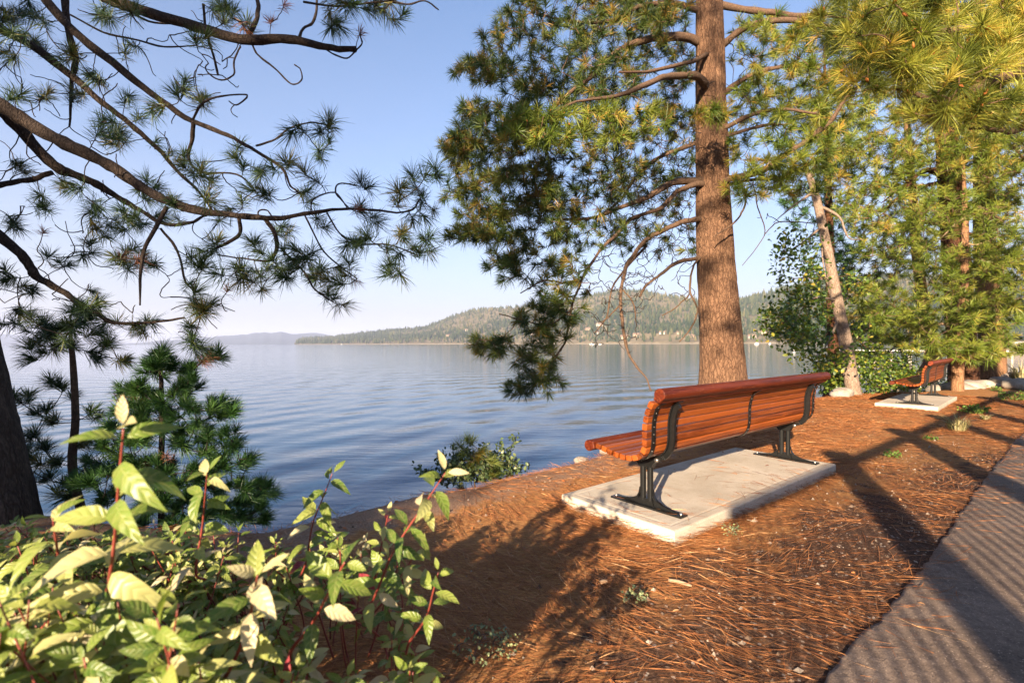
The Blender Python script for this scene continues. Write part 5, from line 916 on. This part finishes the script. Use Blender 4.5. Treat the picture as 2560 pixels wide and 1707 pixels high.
# ------------------------------------------------------------------ across the water: pier, buoy, boats, houses
def lake_things():
    white = plain('white_paint', (.72, .68, .62), .5, 0, .4, .1, 3); grey = plain('weathered_boards', (.38, .32, .26), .85, 0, .2, .3, 3)
    a, b = atn(2085, 880, 72), atn(2680, 878, 56); a[2] = b[2] = 0; ln = np.linalg.norm(b-a); rz = math.atan2(b[1]-a[1], b[0]-a[0]); p = thing('pier', (*a[:2], WATER_Z), 'low pale wooden pier on posts across the cove at right', 'pier', rz=rz)
    g = G(); g.box(0, ln, -.9, .9, 1.30, 1.48); g.build('deck', white, p, smooth=False)
    k = 0
    for q in np.linspace(1, ln-1, 12):
        g = G(); g.tube([(q, -.7, -1.2), (q, -.7, 1.296)], .14, 8); g.tube([(q, .7, -1.2), (q, .7, 1.296)], .14, 8); g.build('post', grey, p)
    a, b = atn(2420, 858, 120), atn(2760, 858, 95); ln = float(np.hypot(*(b-a)[:2])); w = thing('seawall', (*a[:2], WATER_Z), 'pale low seawall and terrace across the cove at the right edge', 'seawall', rz=math.atan2(b[1]-a[1], b[0]-a[0]))
    g = G(); g.box(0, ln, -.4, .4, -.5, 2.1); g.build('wall', plain('tan_wall', (.34, .26, .2), .9, 0, .1, .2, 1), w, smooth=False); g = G(); g.box(-.2, ln+.2, -.5, 1.5, 2.103, 2.5); g.build('coping', white, w, smooth=False)
    q = atn(1985, 872, 150); y = thing('buoy', (q[0], q[1], WATER_Z), 'small white mooring buoy floating right of the thick pine trunk', 'buoy'); g = rock_mesh((.42, .42, .42), 3, 1); g.v[0] = unit(g.v[0])*.42+[0, 0, .18]; g.build('float', white, y); g = G(); g.tube([(0, 0, .55), (0, 0, .85)], .05, 8); g.build('top_ring', grey, y)
    hull = plain('boat_hull', (.75, .72, .68), .4, 0, .5, .05, 1)
    for i, (nx, d, s, lab) in enumerate(((1480, 900, 1.0, 'white motorboat on the water below the hill left of the trunk'), (1500, 950, .8, 'tiny white boat moored beside the larger one'), (1893, 700, 1.2, 'white boat moored right of the thick pine trunk'), (1925, 720, 1.0, 'second white boat further right near the far strand'), (855, 2300, 1.6, 'tiny white boat off the wooded point'))):
        p = atn(nx, 858, d); t = thing('moored_boat', (p[0], p[1], WATER_Z), lab, 'boat', 'boats moored on the lake', rz=.3*i); g = G(); X = np.linspace(-1, 1, 9); W = np.array([.8, .9, .95, 1, .98, .9, .7, .4, .03])*1.3*s; R = []
        for f, z in ((.75, -.2), (.95, .3), (1, 1.0), (.9, 1.02)): R.append(np.stack([np.concatenate([X, X[::-1]])*4.2*s, np.concatenate([W*f, -W[::-1]*f]), np.full(18, z*s+(.25*s if z > .9 else 0))*1.0], -1))
        k = np.arange(18); g.add(np.concatenate(R), [np.stack([r*18+k, r*18+(k+1) % 18, (r+1)*18+(k+1) % 18, (r+1)*18+k], -1) for r in range(3)]+[np.arange(18)+54]); g.build('hull', hull, t); g = G(); g.prism([(-.8*s, 1.27*s), (.8*s, 1.27*s), (.6*s, 2.3*s), (-.6*s, 2.3*s)], -1.6*s, 1.2*s, bev=.15); g.build('cabin', white, t, smooth=False)
    hp = [(1215, .05), (1255, .12), (1330, .16), (1385, .15), (1470, .2), (1490, .13), (1560, .07), (1590, .10), (1655, .12), (1700, .13), (1725, .10), (1880, .08), (1905, .12), (1120, .2), (1165, .3), (900, .15), (845, .2), (960, .25), (1060, .22), (1345, .28), (1500, .26)]
    cols = [plain('house_wall_%s' % c, k, .8, 0, .2, .1, .5) for c, k in (('cream', (.36, .28, .20)), ('tan', (.27, .19, .13)), ('white', (.42, .36, .30)))]; rf = plain('house_roof', (.22, .15, .11), .9, 0, .1, .3, .5)
    for i, (nx, tt) in enumerate(hp):
        p = hill_pt(np.array([float(nx)]), np.array([tt]))[0]; s = random.uniform(.8, 1.5); t = thing('lakeside_house', p-[0, 0, 1], 'small pale house among conifers on the hillside across the lake', 'house', 'houses on the far hillside', rz=random.uniform(-.5, .5)); w, d, h = 9*s, 6*s, 7*s; g = G(); g.prism([(-d, 0), (d, 0), (d, h), (0, h*1.5), (-d, h)], -w, w); g.build('wall', cols[i % 3], t, smooth=False)
        g = G(); g.prism([(-d*1.15, h*.96), (0, h*1.56), (d*1.15, h*.96), (d*1.15, h*1.06), (0, h*1.66), (-d*1.15, h*1.06)], -w*1.08, w*1.08); g.build('roof', rf, t, smooth=False)
lake_things()
# ------------------------------------------------------------------ unseen pine put behind the camera at left, crown shaped to shade that side
def shade_pine():
    base = (-9.2, -6.2, -.1); t = Tree('pine_tree', base, 'unseen pine behind the viewer at left, crown shaped to shade the left trees', group='pines along the shore')
    t.trunk([(-9.2, -6.2, -.3), (-9.2, -6.2, 5), (-9.2, -6.2, 10), (-9.2, -6.2, 15)], [.45, .36, .25, .08], M['bark_left'], 20, 0, 8); T = []
    while len(T) < 2300:
        z = RNG.uniform(1.6, 14); r = (4.0+.5*min(1, max(0, (z-4)/2)))*(1-.5*(max(z-3, 0)/12)**1.3)*math.sqrt(RNG.uniform(.02, 1)); a = RNG.uniform(0, 6.28); T.append((-9.2+r*math.cos(a), -6.2+r*math.sin(a), z))
    for k in range(22):
        z = 3+k*.5; a = k*2.4; t.limb([(-9.2, -6.2, z), (-9.2+2*math.cos(a), -6.2+2*math.sin(a), z+.3), (-9.2+3.6*math.cos(a), -6.2+3.6*math.sin(a), z+.2)], [.08, .05, .015], M['limb_dark'], 6, .1)
    T = np.array(T); A = unit(t.grow(T, M['twig_dark'], .005, .01, .3)+np.array([0, 0, .4])); t.needles(T, A, M['needle_mid'], k=36, L=.28, w=.018, back=.5)
shade_pine()
def shade_pine_sparse():  # second unseen pine, added so its thin crown dapples the main trunk
    b = (-6.6, -8.0, -.1); t = Tree('pine_tree', b, 'unseen open-crowned pine added behind the viewer to dapple the thick trunk with shade', group='pines along the shore')
    t.trunk([(b[0], b[1], -.3), (b[0], b[1], 5), (b[0]+.1, b[1], 14)], [.36, .3, .1], M['bark_left'], 20, 0, 8); T = []
    for z, x in ((6.4, -2.2), (7.2, -3.6), (7.6, -1.9), (8.3, -2.6), (9.0, -3.4), (9.6, -2.2), (10.5, -3.0), (11.5, -3.2)):
        t.limb([(b[0], b[1], z-.3), ((b[0]+x)/2, -7.4, z+.1), (x, -6.4+RNG.normal(0, .5), z)], [.07, .05, .015], M['limb_dark'], 6, .1)
        for _ in range(30): T.append((x+RNG.normal(-.2, .5), -6.5+RNG.normal(0, .6), z+RNG.normal(0, .2)))
    T = np.array(T); A = unit(t.grow(T, M['twig_dark'], .005, .01, .3)+np.array([0, 0, .4])); t.needles(T, A, M['needle_mid'], k=34, L=.24, w=.012, back=.5)
shade_pine_sparse()
build_haze(8e-5)
